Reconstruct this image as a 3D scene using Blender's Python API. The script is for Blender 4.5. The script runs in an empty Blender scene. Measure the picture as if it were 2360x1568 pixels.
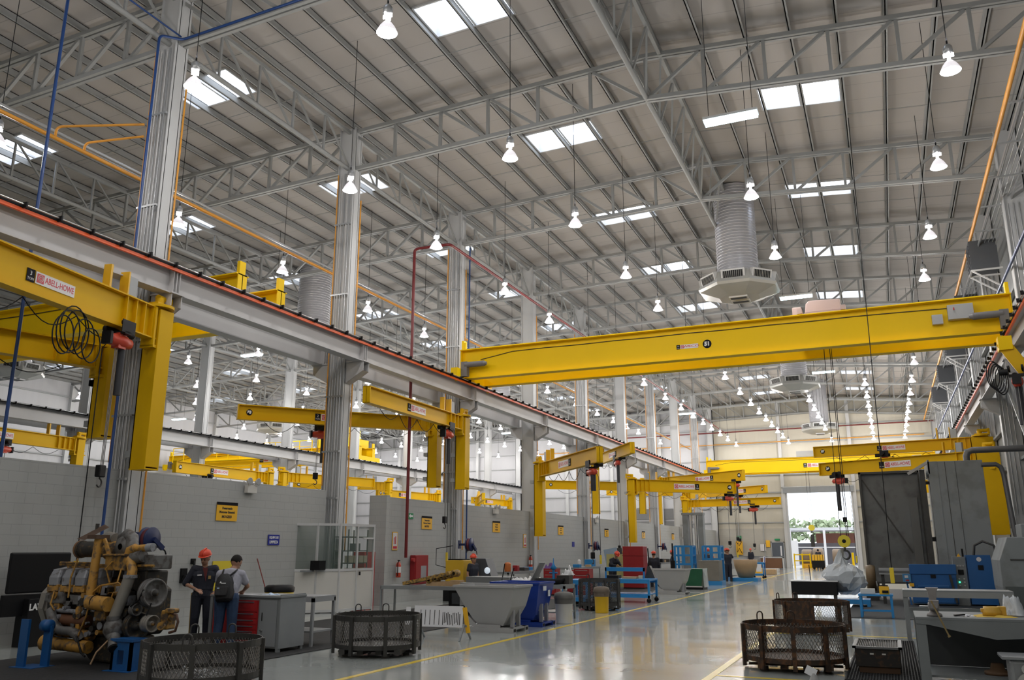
import bpy, math, random
from mathutils import Vector, Matrix
random.seed(7)
C = bpy.context.scene.collection
PI = math.pi
# ---------------------------------------------------------------- camera
cam = bpy.data.cameras.new('camera'); cam.sensor_width = 36.0; cam.lens = 29.425; cam.clip_end = 400
cam_o = bpy.data.objects.new('camera', cam); C.objects.link(cam_o)
cam_o.location = (0, 0, 1.75); cam_o.rotation_euler = (math.radians(90 + 14.005), 0, math.radians(23.742))
bpy.context.scene.camera = cam_o
# ---------------------------------------------------------------- world, exposure
S = bpy.context.scene
S.view_settings.view_transform = 'Standard'; S.view_settings.look = 'None'
S.view_settings.exposure = 0.06; S.view_settings.gamma = 1.0; S.view_settings.use_curve_mapping = False
S.cycles.use_denoising = True; S.cycles.use_adaptive_sampling = True; S.cycles.adaptive_threshold = 0.03; S.cycles.adaptive_min_samples = 16
S.cycles.max_bounces = 6; S.cycles.diffuse_bounces = 4; S.cycles.glossy_bounces = 3
S.cycles.transmission_bounces = 4; S.cycles.transparent_max_bounces = 10
S.cycles.sample_clamp_indirect = 4.0
S.cycles.caustics_reflective = False; S.cycles.caustics_refractive = False
W = bpy.data.worlds.new('sky'); S.world = W; W.use_nodes = True
W.node_tree.nodes['Background'].inputs[0].default_value = (0.86, 0.92, 1.0, 1)
W.node_tree.nodes['Background'].inputs[1].default_value = 2.6
LAMP_DOWN, LAMP_UP, SKYLIGHT = 165.0, 62.0, 5.0
# ---------------------------------------------------------------- materials
MATS = {}
def mat(name, rgb, rough=0.5, metal=0.0, var=0.08, scale=3.0, bump=0.0, emit=None, estr=0.0, alpha=1.0, trans=0.0, wear=None, wamt=0.5, coat=0.0, spec=0.5):
    """one procedural surface: noise breaks up the colour and the gloss; wear adds blotches of a second colour"""
    if name in MATS: return MATS[name]
    m = bpy.data.materials.new(name); m.use_nodes = True; nt = m.node_tree; N = nt.nodes; L = nt.links
    b = N['Principled BSDF']
    b.inputs['Base Color'].default_value = (*rgb, 1); b.inputs['Roughness'].default_value = rough
    b.inputs['Metallic'].default_value = metal; b.inputs['Specular IOR Level'].default_value = spec
    b.inputs['Coat Weight'].default_value = coat
    if trans: b.inputs['Transmission Weight'].default_value = trans
    if alpha < 1: b.inputs['Alpha'].default_value = alpha
    if emit: b.inputs['Emission Color'].default_value = (*emit, 1); b.inputs['Emission Strength'].default_value = estr
    if var or wear or bump:
        tc = N.new('ShaderNodeTexCoord'); no = N.new('ShaderNodeTexNoise')
        no.inputs['Scale'].default_value = scale; no.inputs['Detail'].default_value = 5
        L.new(tc.outputs['Object'], no.inputs['Vector'])
        mx = N.new('ShaderNodeMix'); mx.data_type = 'RGBA'
        mx.inputs['A'].default_value = (*[c * (1 - var) for c in rgb], 1)
        mx.inputs['B'].default_value = (*[min(1, c * (1 + var)) for c in rgb], 1)
        L.new(no.outputs['Fac'], mx.inputs['Factor']); out = mx.outputs['Result']
        if wear:
            n2 = N.new('ShaderNodeTexNoise'); n2.inputs['Scale'].default_value = scale * 1.7; n2.inputs['Detail'].default_value = 8
            L.new(tc.outputs['Object'], n2.inputs['Vector'])
            rp = N.new('ShaderNodeValToRGB'); rp.color_ramp.elements[0].position = 0.62 - wamt * 0.3; rp.color_ramp.elements[1].position = 0.72 - wamt * 0.2
            L.new(n2.outputs['Fac'], rp.inputs['Fac'])
            m2 = N.new('ShaderNodeMix'); m2.data_type = 'RGBA'; m2.inputs['B'].default_value = (*wear, 1)
            L.new(out, m2.inputs['A']); L.new(rp.outputs['Color'], m2.inputs['Factor']); out = m2.outputs['Result']
        L.new(out, b.inputs['Base Color'])
        if bump:
            bp = N.new('ShaderNodeBump'); bp.inputs['Strength'].default_value = bump; bp.inputs['Distance'].default_value = 0.02
            L.new(no.outputs['Fac'], bp.inputs['Height']); L.new(bp.outputs['Normal'], b.inputs['Normal'])
    MATS[name] = m
    return m
def emis(name, rgb, s):
    m = bpy.data.materials.new(name); m.use_nodes = True; nt = m.node_tree
    nt.nodes.remove(nt.nodes['Principled BSDF']); e = nt.nodes.new('ShaderNodeEmission')
    e.inputs[0].default_value = (*rgb, 1); e.inputs[1].default_value = s
    nt.links.new(e.outputs[0], nt.nodes['Material Output'].inputs[0]); MATS[name] = m
    return m
STEEL = mat('painted_grey_steel', (.36, .37, .375), .5, .0, .06, 1.5)
STEELD = mat('truss_grey_steel', (.29, .295, .29), .55, .0, .07, 2)
COLW = mat('column_grey_paint', (.52, .525, .53), .45, .0, .07, 1.2)
GIRDW = mat('runway_white_primer', (.50, .49, .49), .5, .0, .1, .8)
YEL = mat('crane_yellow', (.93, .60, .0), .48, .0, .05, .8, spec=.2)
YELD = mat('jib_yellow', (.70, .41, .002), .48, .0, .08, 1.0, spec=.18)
BLK = mat('black_plastic', (.006, .006, .007), .5, spec=.25)
RUB = mat('black_rubber', (.012, .012, .012), .8, bump=.3, scale=60)
CHR = mat('bright_steel', (.6, .6, .6), .3, .9)
DKS = mat('dark_steel', (.06, .058, .055), .5, .5, .2, 6)
RST = mat('rusty_brown_steel', (.045, .03, .022), .65, .4, .3, 7, wear=(.12, .055, .025), wamt=.5)
GAL = mat('galvanized_steel', (.42, .43, .44), .4, .6, .1, 8)
REDP = mat('red_paint', (.38, .02, .022), .4, .0, .08, 4)
REDH = mat('hoist_red', (.55, .06, .03), .35)
BLUP = mat('blue_paint', (.008, .085, .27), .4, .0, .12, 3)
BLUH = mat('hopper_blue', (.012, .045, .30), .32, .0, .1, 3)
BLUL = mat('cart_blue', (.02, .21, .50), .4, .0, .1, 4)
GRYP = mat('hopper_grey', (.36, .36, .36), .5, .0, .07, 2)
GRYM = mat('machine_grey', (.21, .225, .23), .5, .0, .08, 1.0, wear=(.17, .18, .18), wamt=.35)
GRYT = mat('bench_grey', (.23, .245, .25), .42, .0, .1, 3)
WHT = mat('white_panel', (.62, .60, .56), .5, .0, .03)
ALU = mat('white_aluminium', (.55, .55, .55), .4)
PAP = mat('paper_white', (.75, .75, .78), .5, .0, .03)
ORG = mat('orange_conductor', (.85, .12, .02), .4)
ORP = mat('orange_pipe', (.75, .33, .04), .45)
REDPIPE = mat('fire_pipe_red', (.16, .012, .014), .4)
BLPIPE = mat('air_pipe_blue', (.012, .05, .19), .4)
WOOD = mat('raw_wood', (.45, .30, .16), .7, .0, .2, 8)
GLS = mat('clear_glass', (.10, .16, .13), .06, .0, 0, alpha=.22)
LENS = emis('lamp_glow', (1.0, .97, 1.0), 14.0)
NECK = emis('lamp_neck_glow', (1.0, .95, .95), 5.0)
TUBE = emis('fluorescent_glow', (.65, .93, 1.0), 12.0)
PANE = emis('skylight_glow', (.78, .86, 1.0), SKYLIGHT)
BELL = mat('lamp_bell', (.75, .74, .76), .3, .0, 0, emit=(1, .95, 1), estr=.6)
# ---------------------------------------------------------------- mesh builder
class MB:
    def __init__(s): s.v = []; s.f = []; s.sm = []; s.M = None
    def add(s, vs, fs, sm=False):
        o = len(s.v)
        if s.M is not None: vs = [s.M @ Vector(v) for v in vs]
        s.v += [tuple(v) for v in vs]; s.f += [tuple(i + o for i in f) for f in fs]; s.sm += [sm] * len(fs)
        return s
    def box(s, x0, x1, y0, y1, z0, z1):
        return s.add([(x, y, z) for z in (z0, z1) for y in (y0, y1) for x in (x0, x1)],
            [(0, 2, 3, 1), (4, 5, 7, 6), (0, 1, 5, 4), (2, 6, 7, 3), (0, 4, 6, 2), (1, 3, 7, 5)])
    def cb(s, c, d): return s.box(c[0]-d[0]/2, c[0]+d[0]/2, c[1]-d[1]/2, c[1]+d[1]/2, c[2]-d[2]/2, c[2]+d[2]/2)
    def beam(s, p, q, w, h, up=(0, 0, 1)):
        p = Vector(p); q = Vector(q); d = (q - p).normalized(); u = Vector(up)
        if abs(d.dot(u)) > .98: u = Vector((0, 1, 0))
        r = d.cross(u).normalized(); u = r.cross(d).normalized()
        vs = [a + r * i * w / 2 + u * j * h / 2 for a in (p, q) for i, j in ((-1, -1), (1, -1), (1, 1), (-1, 1))]
        return s.add(vs, [(3, 2, 1, 0), (4, 5, 6, 7), (0, 1, 5, 4), (1, 2, 6, 5), (2, 3, 7, 6), (3, 0, 4, 7)])
    def ib(s, p, q, dep, fw, tf=.03, tw=.02, up=(0, 0, 1), ftop=None, fbot=None):
        """I beam whose top face centre line runs p..q"""
        p = Vector(p); q = Vector(q); d = (q - p).normalized(); u = Vector(up); r = d.cross(u).normalized(); u = r.cross(d).normalized()
        a, b = -u * tf / 2, -u * dep / 2; c = -u * (dep - tf / 2)
        s.beam(p + a, q + a, ftop or fw, tf, up); s.beam(p + b, q + b, tw, dep - 2 * tf, up); s.beam(p + c, q + c, fbot or fw, tf, up)
        return s
    def cyl(s, p, q, r, r2=None, n=12, cap=True, sm=True):
        p = Vector(p); q = Vector(q); r2 = r if r2 is None else r2; d = (q - p).normalized()
        u = d.orthogonal().normalized(); w = d.cross(u)
        ring = lambda c, rr: [c + (u * math.cos(2*PI*i/n) + w * math.sin(2*PI*i/n)) * rr for i in range(n)]
        s.add(ring(p, r) + ring(q, r2), [(i, (i+1) % n, n + (i+1) % n, n + i) for i in range(n)], sm)
        if cap: s.add(ring(p, r), [tuple(range(n))[::-1]]); s.add(ring(q, r2), [tuple(range(n))])
        return s
    def tube(s, pts, r, n=8, cap=True):
        pts = [Vector(p) for p in pts]; k = len(pts); vs = []; u = None
        for i, p in enumerate(pts):
            d = (pts[min(i+1, k-1)] - pts[max(i-1, 0)]).normalized()
            u = d.orthogonal().normalized() if u is None else (u - d * u.dot(d)).normalized()
            w = d.cross(u); rr = r[i] if isinstance(r, (list, tuple)) else r
            vs += [p + (u * math.cos(2*PI*j/n) + w * math.sin(2*PI*j/n)) * rr for j in range(n)]
        fs = [(i*n + j, i*n + (j+1) % n, (i+1)*n + (j+1) % n, (i+1)*n + j) for i in range(k-1) for j in range(n)]
        s.add(vs, fs, True)
        if cap: s.add(vs[:n], [tuple(range(n))[::-1]]); s.add(vs[-n:], [tuple(range(n))])
        return s
    def lathe(s, prof, c=(0, 0, 0), n=24, axis='z', sm=True, M=None):
        vs = []
        for r, z in prof:
            for i in range(n):
                a = 2*PI*i/n; x, y = r*math.cos(a), r*math.sin(a)
                v = (x, y, z) if axis == 'z' else ((z, x, y) if axis == 'x' else (y, z, x))
                v = Vector(v)
                if M is not None: v = M @ v
                vs.append(v + Vector(c))
        fs = [(k*n + i, k*n + (i+1) % n, (k+1)*n + (i+1) % n, (k+1)*n + i) for k in range(len(prof)-1) for i in range(n)]
        return s.add(vs, fs, sm)
    def sph(s, c, r, n=16, m=10, sc=(1, 1, 1)):
        prof = [(max(1e-4, math.sin(PI*i/m)), -math.cos(PI*i/m)) for i in range(m+1)]
        vs = [(c[0] + r*sc[0]*a*math.cos(2*PI*i/n), c[1] + r*sc[1]*a*math.sin(2*PI*i/n), c[2] + r*sc[2]*z) for a, z in prof for i in range(n)]
        return s.add(vs, [(k*n + i, k*n + (i+1) % n, (k+1)*n + (i+1) % n, (k+1)*n + i) for k in range(m) for i in range(n)], True)
    def prism(s, poly, a, b, plane='xz'):
        """polygon in a plane, extruded along the third axis from a to b"""
        def P(u, v, t): return (u, t, v) if plane == 'xz' else ((t, u, v) if plane == 'yz' else (u, v, t))
        n = len(poly); vs = [P(u, v, a) for u, v in poly] + [P(u, v, b) for u, v in poly]
        return s.add(vs, [tuple(range(n)), tuple(range(2*n-1, n-1, -1))] + [(i, n+i, n+(i+1) % n, (i+1) % n) for i in range(n)])
    def loft(s, rings, cap=True, sm=False):
        n = len(rings[0]); vs = [v for r in rings for v in r]
        s.add(vs, [(k*n+i, k*n+(i+1) % n, (k+1)*n+(i+1) % n, (k+1)*n+i) for k in range(len(rings)-1) for i in range(n)], sm)
        if cap: s.add(rings[0], [tuple(range(n))[::-1]]); s.add(rings[-1], [tuple(range(n))])
        return s
    def build(s, name, m, parent=None, bevel=0, loc=None):
        me = bpy.data.meshes.new(name); me.from_pydata([tuple(v) for v in s.v], [], s.f)
        me.polygons.foreach_set('use_smooth', s.sm); me.materials.append(m if not isinstance(m, str) else MATS[m])
        me.validate(); me.update()
        o = bpy.data.objects.new(name, me); C.objects.link(o)
        if parent: o.parent = parent
        if loc: o.location = loc
        if bevel:
            md = o.modifiers.new('bevel', 'BEVEL'); md.width = bevel; md.segments = 2; md.limit_method = 'ANGLE'; md.angle_limit = .7
        return o
def tag(o, label=None, cat=None, group=None, kind=None):
    for k, v in (('label', label), ('category', cat), ('group', group), ('kind', kind)):
        if v: o[k] = v
    return o
def thing(name, label, cat, loc=(0, 0, 0), rz=0.0, group=None):
    o = bpy.data.objects.new(name, None); C.objects.link(o); o.empty_display_size = .2
    o.location = loc; o.rotation_euler = (0, 0, rz)
    return tag(o, label, cat, group)
def kids(o): return [c for c in bpy.data.objects if c.parent is o]
def copy_tree(o, parent=None, depth=0):
    ch = KID.get(o.name)
    if ch is None: ch = kids(o); KID[o.name] = ch
    c = o.copy(); C.objects.link(c); c.parent = parent
    if parent is not None: c.matrix_parent_inverse = o.matrix_parent_inverse
    for k in ch: copy_tree(k, c)
    return c
KID = {}
def dup(o, loc, rz, label, group=None):
    c = copy_tree(o); c.location = loc; c.rotation_euler = (0, 0, rz); c['label'] = label
    if group: c['group'] = group
    return c
def struct(name, mb, m, bevel=0): return tag(mb.build(name, m, None, bevel), kind='structure')
FC = {}
def text(body, size, M, m, parent, name='lettering', width=None, ex=.002, bold=0.0):
    """raised lettering; M places the text plane (x right, y up, z out)"""
    cu = bpy.data.curves.new(name, 'FONT'); cu.body = body; cu.size = size; cu.extrude = ex
    cu.align_x = 'CENTER'; cu.align_y = 'CENTER'; cu.offset = bold; cu.resolution_u = 2; cu.materials.append(m)
    tmp = bpy.data.objects.new(name, cu); me = bpy.data.meshes.new_from_object(tmp); bpy.data.objects.remove(tmp); bpy.data.curves.remove(cu)
    me.name = name; me.materials.clear(); me.materials.append(m)
    o = bpy.data.objects.new(name, me); C.objects.link(o); o.parent = parent
    if width:
        w = 0.58 * size * max(len(l) for l in body.split('\n')); M = M @ Matrix.Diagonal((width / w, 1, 1, 1))
    o.matrix_local = M
    return o
def frameM(o, xr, up):
    """matrix with x along xr, y along up"""
    x = Vector(xr).normalized(); z = x.cross(Vector(up)).normalized(); y = z.cross(x)
    M = Matrix((x, y, z)).transposed().to_4x4(); M.translation = Vector(o); return M
ORD = ['first', 'second', 'third', 'fourth', 'fifth', 'sixth', 'seventh', 'eighth', 'ninth', 'tenth', 'eleventh', 'twelfth', 'thirteenth', 'fourteenth', 'fifteenth', 'sixteenth', 'seventeenth', 'eighteenth']
# ---------------------------------------------------------------- layout constants
X1, X2, XR = -15.33, -36.0, 4.75            # column lines: left of the aisle, next bay, right wall line
CY = [13.70 + 7.77 * i for i in range(-3, 10)]
YE, YB, XL = 84.0, -11.0, -57.0              # far wall, wall behind, far left wall
def zc(x): return 15.75 + .03 * (x + 5.2) if x < -5.2 else 15.75 - .085 * (x + 5.2)   # top of roof trusses
# ================================================================ setting
# floor: pale grey epoxy
def floor_mat():
    m = mat('floor_epoxy', (.385, .41, .395), .13, 0, .05, .6, coat=.3)
    nt = m.node_tree; N = nt.nodes; L = nt.links; b = N['Principled BSDF']
    tc = N['Texture Coordinate']; n = N.new('ShaderNodeTexNoise'); n.inputs['Scale'].default_value = 1.3; n.inputs['Detail'].default_value = 6
    L.new(tc.outputs['Object'], n.inputs['Vector'])
    mr = N.new('ShaderNodeMapRange'); mr.inputs['To Min'].default_value = .07; mr.inputs['To Max'].default_value = .24
    L.new(n.outputs['Fac'], mr.inputs['Value']); L.new(mr.outputs['Result'], b.inputs['Roughness'])
    n2 = N.new('ShaderNodeTexNoise'); n2.inputs['Scale'].default_value = 2.2
    L.new(tc.outputs['Object'], n2.inputs['Vector'])
    bp = N.new('ShaderNodeBump'); bp.inputs['Strength'].default_value = .05; bp.inputs['Distance'].default_value = .02
    L.new(n2.outputs['Fac'], bp.inputs['Height']); L.new(bp.outputs['Normal'], b.inputs['Normal'])
    return m
struct('floor', MB().box(XL, XR + .6, YB, YE + .35, -.2, 0), floor_mat())
MLINE = mat('line_yellow', (.70, .50, .03), .3, 0, .12, 4)
for i, (x0, x1, y0, y1) in enumerate([(-7.17, -7.06, 4, 83), (-2.56, -2.45, 4, 19.5), (-2.45, -.9, 12.75, 12.83), (-2.56, 4, 19.5, 19.6)]):
    struct('trim_%d' % (i+1), MB().box(x0, x1, y0, y1, .0, .004), MLINE)
# ceiling sheet with skylight openings
SKX = [-53, -44.3, -35.6, -26.75, -17.95, -9.15, -1.27]
SKY_Y = [CY[i] + 3.9 for i in range(1, 12)]
def ceil_mat():
    m = mat('ceiling_insulation', (.43, .40, .375), .8, 0, .06, .25)
    nt = m.node_tree; N = nt.nodes; L = nt.links; b = N['Principled BSDF']; tc = N['Texture Coordinate']
    sx = N.new('ShaderNodeSeparateXYZ'); L.new(tc.outputs['Object'], sx.inputs[0])
    md = N.new('ShaderNodeMath'); md.operation = 'MODULO'; md.inputs[1].default_value = .97; L.new(sx.outputs['Y'], md.inputs[0])
    lt = N.new('ShaderNodeMath'); lt.operation = 'LESS_THAN'; lt.inputs[1].default_value = .025; L.new(md.outputs[0], lt.inputs[0])
    old = b.inputs['Base Color'].links[0].from_socket
    mx = N.new('ShaderNodeMix'); mx.data_type = 'RGBA'; mx.inputs['B'].default_value = (.33, .31, .29, 1)
    L.new(old, mx.inputs['A']); L.new(lt.outputs[0], mx.inputs['Factor']); L.new(mx.outputs['Result'], b.inputs['Base Color'])
    return m
CM = ceil_mat()
xs = sorted(set([XL, -5.2, XR + .6] + [x + d for x in SKX for d in (-1.2, 1.2)])); ys = sorted(set([YB, YE + .3] + [y + d for y in SKY_Y for d in (-.7, .7)]))
c = MB(); k = MB()
ZT = .26                                     # sheet above the truss chord
for i in range(len(xs)-1):
    for j in range(len(ys)-1):
        xa, xb, ya, yb = xs[i], xs[i+1], ys[j], ys[j+1]
        hole = any(abs((xa+xb)/2 - x) < .1 and abs(xb - xa - 2.4) < .1 for x in SKX) and any(abs((ya+yb)/2 - y) < .1 for y in SKY_Y)
        if hole: continue
        za, zb = zc(xa) + ZT, zc(xb) + ZT
        c.add([(xa, ya, za), (xb, ya, zb), (xb, yb, zb), (xa, yb, za)], [(0, 3, 2, 1)])
struct('ceiling', c, CM)
n = 0
for x in SKX:
    for y in SKY_Y:
        n += 1
        z = zc(x) + ZT; a, b_, y0, y1 = x - 1.2, x + 1.2, y - .7, y + .7; za, zb = zc(a) + ZT, zc(b_) + ZT
        o = bpy.data.objects.new('window_%d' % n, None); C.objects.link(o); tag(o, kind='structure')
        MB().add([(a, y0, za), (b_, y0, zb), (b_, y1, zb), (a, y1, za), (a, y0, za+.35), (b_, y0, zb+.35), (b_, y1, zb+.35), (a, y1, za+.35)],
            [(0, 1, 5, 4), (1, 2, 6, 5), (2, 3, 7, 6), (3, 0, 4, 7)]).build('window_curb', ALU, o)
        MB().add([(a, y0, za+.35), (b_, y0, zb+.35), (b_, y1, zb+.35), (a, y1, za+.35)], [(0, 3, 2, 1)]).build('window_pane', PANE, o)
        f = MB().beam((a, y0, za-.03), (b_, y0, zb-.03), .05, .06).beam((a, y1, za-.03), (b_, y1, zb-.03), .05, .06).beam((a, y0, za-.03), (a, y1, za-.03), .05, .06).beam((b_, y0, zb-.03), (b_, y1, zb-.03), .05, .06).beam((x, y0, z), (x, y1, z), .06, .08)
        f.build('window_frame', ALU, o)
# purlins
px = [-5.2 - .45 - 1.19*i for i in range(44)] + [-5.2 + .45 + 1.19*i for i in range(9)]
for x in px:
    if x < XL: continue
    z = zc(x); m = MB()
    segs = [(YB, YE)]
    for a, b_ in segs: m.box(x-.015, x+.015, a, b_, z, z+ZT-.02).box(x-.015, x+.06, a, b_, z, z+.02).box(x-.06, x+.015, a, b_, z+ZT-.04, z+ZT-.02)
    struct('ceiling_purlin', m, STEELD)
# roof trusses across the bays
XP = [XL + .2] + [X2 + 0] + [X1] + [-5.2] + [XR]
DEP = 1.42
NT = len(CY)
for yi, y in enumerate(CY + [83.4]):
    for bi, (xa, xb) in enumerate([(XL, X2), (X2, X1), (X1, XR)]):
        if bi == 0 and yi < 4: continue
        if yi < 1: continue
        t = thing('roof_truss', '%s cross truss from the camera over the %s' % (ORD[yi], ['far left bay', 'second bay', 'main aisle'][bi]), 'truss', (0, 0, 0), 0, 'roof trusses spanning the bays')
        top = MB(); bot = MB(); web = MB()
        bk = [xa, xb] if bi < 2 else [xa, -5.2, xb]
        for a, b_ in zip(bk[:-1], bk[1:]):
            for m, d in ((top, .06), (bot, DEP)):
                for s in (-.07, .07):
                    m.beam((a, y+s, zc(a)-d), (b_, y+s, zc(b_)-d), .09, .12)
        mid = (xa+xb)/2 if bi < 2 else -5.2
        npan = 12; 
        xsn = [xa + (xb-xa)*i/npan for i in range(npan+1)]
        if bi == 2: xsn = [xa + (mid-xa)*i/6 for i in range(7)] + [mid + (xb-mid)*i/6 for i in range(1, 7)]
        for i, x in enumerate(xsn):
            if 0 < i < npan: web.beam((x, y, zc(x)-.06), (x, y, zc(x)-DEP), .09, .09)
        for i in range(npan):
            a, b_ = xsn[i], xsn[i+1]
            if (a + b_)/2 < mid: web.beam((a+.1, y, zc(a)-.12), (b_-.1, y, zc(b_)-DEP+.06), .085, .085)
            else: web.beam((a+.1, y, zc(a)-DEP+.06), (b_-.1, y, zc(b_)-.12), .085, .085)
        top.build('top_chord', STEELD, t); bot.build('bottom_chord', STEELD, t); web.build('web', STEELD, t)
# lengthwise trusses between the frames
for xi, (x, nm) in enumerate([(X1, 'over the columns left of the aisle'), (-5.2, 'under the roof ridge above the aisle'), (-25.6, 'in the middle of the second bay'), (X2, 'over the far column row'), (-46.5, 'in the middle of the far left bay')]):
    for yi in range(len(CY)):
        y0 = CY[yi]; y1 = CY[yi+1] if yi+1 < len(CY) else 83.4
        if x < -20 and yi < 3: continue
        if y1 - y0 < 2: continue
        t = thing('lengthwise_truss', '%s lengthwise truss %s' % (ORD[yi], nm), 'truss', (0, 0, 0), 0, 'lengthwise roof trusses')
        ch = MB(); web = MB(); zt, zb = zc(x)-.1, zc(x)-DEP
        offs = (-.45, .45) if xi in (1,) else (0,)
        for o_ in offs: ch.beam((x+o_, y0, zt), (x+o_, y1, zt), .1, .1)
        chb = MB().cyl((x, y0, zb), (x, y1, zb), .07, n=8)
        npn = 5
        for o_ in offs:
            for i in range(npn+1):
                ya = y0 + (y1-y0)*i/npn
                if 0 < i < npn: web.beam((x+o_, ya, zt), (x, ya, zb), .06, .06)
                if i < npn: web.beam((x+o_, ya+.05, zt), (x, ya+(y1-y0)/npn-.05, zb), .055, .055)
        ch.build('top_chord', STEELD, t); chb.build('bottom_chord', STEELD, t); web.build('web', STEELD, t)
    # sag rods and bracing run across as thin rods
for j, y in enumerate(CY[:-1]):
    for d in (2.6, 5.2):
        m = MB()
        for a, b_ in [(XL, X2), (X2, X1), (X1, -5.2), (-5.2, XR)]: m.cyl((a, y+d, zc(a)+.03), (b_, y+d, zc(b_)+.03), .012, n=5, cap=False)
        struct('ceiling_sag_rod', m, STEELD)
# columns
def column(x, y, ztop, nm, face=1):
    m = MB()
    w, d = .62, .42                                          # along x, along y
    m.box(x-w/2, x+w/2, y-.012, y+.012, 0, ztop) if False else None
    m.box(x-w/2, x-w/2+.025, y-d/2, y+d/2, 0, ztop).box(x+w/2-.025, x+w/2, y-d/2, y+d/2, 0, ztop).box(x-w/2, x+w/2, y-.15, y-.13, 0, ztop).box(x-w/2, x+w/2, y+.13, y+.15, 0, ztop)
    m.box(x-w/2-.1, x+w/2+.1, y-d/2-.1, y+d/2+.1, 0, .03)
    return struct('column_%s' % nm, m, COLW)
for i, y in enumerate(CY + [YE-.35]):
    column(X1-.05, y, zc(X1)+.05, 'aisle'); 
    if i > 3: column(X2, y, zc(X2)+.05, 'far')
    if i > 2: column(XR-.1, y, zc(XR)+.05, 'right')
# crane runways with corbels
def runway(x, side, nm, y0, y1, ins=True):
    """x of the rail, side = direction from rail to the column line"""
    t = thing('crane_runway', nm, 'crane runway', (x, 0, 0))
    m = MB(); m.ib((0, y0, 8.02), (0, y1, 8.02), .62, .34, .03, .02); m.box(-.17, .17, y0, y1, 7.985, 8.03)
    y = y0 + .4
    m.build('girder', GIRDW, t)
    s = None
    for yc in CY:
        if y0 < yc < y1:
            if s is None:
                s = MB().box(-.16, .16, -.012, .012, 7.42, 7.98).box(-.16, .16, -.1, -.085, 7.42, 7.98).box(-.16, .16, .085, .1, 7.42, 7.98).build('stiffener', GIRDW, t, loc=(0, yc, 0))
            else:
                o = s.copy(); C.objects.link(o); o.location = (0, yc, 0)
    MB().box(-.035, .035, y0, y1, 8.03, 8.09).build('rail', DKS, t)
    if ins:
        b = MB().box(-side*.18-.03, -side*.18+.03, y0, y1, 7.93, 8.0); b.build('conductor_bar', ORG if ins is True else BLK, t)
        k = MB(); y = y0
        while y < y1: k.box(-side*.27-.06, -side*.27+.06, y, y+.03, 7.99, 8.1); y += .75
        k.box(-side*.17-.02, -side*.17+.02, y0, y1, 8.02, 8.1); k.build('conductor_bracket', BLK, t)
        MB().cyl((-side*.25, y0, 8.06), (-side*.25, y1, 8.06), .018, n=6).build('conductor_rod', CHR, t)
    c0 = None
    for yc in CY:
        if y0 < yc < y1:
            if c0 is None:
                cb = MB()
                for s_ in (-.15, .15):
                    cb.add([(side*.42, s_-.012, 7.4), (-side*.2, s_-.012, 7.4), (-side*.2, s_-.012, 7.1), (side*.42, s_-.012, 6.75),
                            (side*.42, s_+.012, 7.4), (-side*.2, s_+.012, 7.4), (-side*.2, s_+.012, 7.1), (side*.42, s_+.012, 6.75)],
                           [(0, 1, 2, 3), (7, 6, 5, 4), (0, 4, 5, 1), (1, 5, 6, 2), (2, 6, 7, 3), (3, 7, 4, 0)])
                cb.box(min(side*.42, -side*.24), max(side*.42, -side*.24), -.2, .2, 7.385, 7.42)
                cb.add([(side*.42, -.16, 6.75), (side*.42, .16, 6.75), (-side*.2, .16, 7.1), (-side*.2, -.16, 7.1)], [(0, 1, 2, 3)])
                c0 = cb.build('corbel', GIRDW, t, loc=(0, yc, 0))
            else:
                o = c0.copy(); C.objects.link(o); o.location = (0, yc, 0)
    return t
runway(-14.6, -1, 'white crane runway beam with orange conductor bar left of the aisle', 0, 83.5)
runway(-16.08, 1, 'white crane runway beam behind the aisle columns facing the second bay', 0, 83.5, 2)
runway(3.95, 1, 'grey crane runway beam with orange conductor along the right wall', 8, 83.5)
runway(X2+.75, -1, 'white crane runway beam on the far column row facing the second bay', 12, 83.5, 2)
runway(X2-.75, 1, 'white crane runway beam on the far column row facing the far left bay', 20, 83.5, 2)
# walls
def cmu(name, rgb, mortar, sc=1.0):
    m = bpy.data.materials.new(name); m.use_nodes = True; nt = m.node_tree; N = nt.nodes; L = nt.links; b = N['Principled BSDF']
    tc = N.new('ShaderNodeTexCoord'); sp = N.new('ShaderNodeSeparateXYZ'); cb = N.new('ShaderNodeCombineXYZ'); ad = N.new('ShaderNodeMath'); ad.operation = 'ADD'
    L.new(tc.outputs['Object'], sp.inputs[0]); L.new(sp.outputs['X'], ad.inputs[0]); L.new(sp.outputs['Y'], ad.inputs[1])
    L.new(ad.outputs[0], cb.inputs[0]); L.new(sp.outputs['Z'], cb.inputs[1])
    br = N.new('ShaderNodeTexBrick'); br.offset = .5; L.new(cb.outputs[0], br.inputs['Vector'])
    br.inputs['Scale'].default_value = 1; br.inputs['Brick Width'].default_value = .4; br.inputs['Row Height'].default_value = .2; br.inputs['Mortar Size'].default_value = .006
    br.inputs['Color1'].default_value = (*rgb, 1); br.inputs['Color2'].default_value = (*[c*.97 for c in rgb], 1); br.inputs['Mortar'].default_value = (*mortar, 1)
    L.new(br.outputs['Color'], b.inputs['Base Color']); b.inputs['Roughness'].default_value = .55
    bp = N.new('ShaderNodeBump'); bp.inputs['Strength'].default_value = .5; bp.inputs['Distance'].default_value = .01; bp.invert = True
    L.new(br.outputs['Fac'], bp.inputs['Height']); L.new(bp.outputs['Normal'], b.inputs['Normal'])
    MATS[name] = m; return m
BLOCK = cmu('grey_block_wall', (.41, .415, .405), (.35, .355, .35))
BLOCKB = cmu('beige_block_wall', (.46, .44, .39), (.42, .40, .35))
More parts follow.
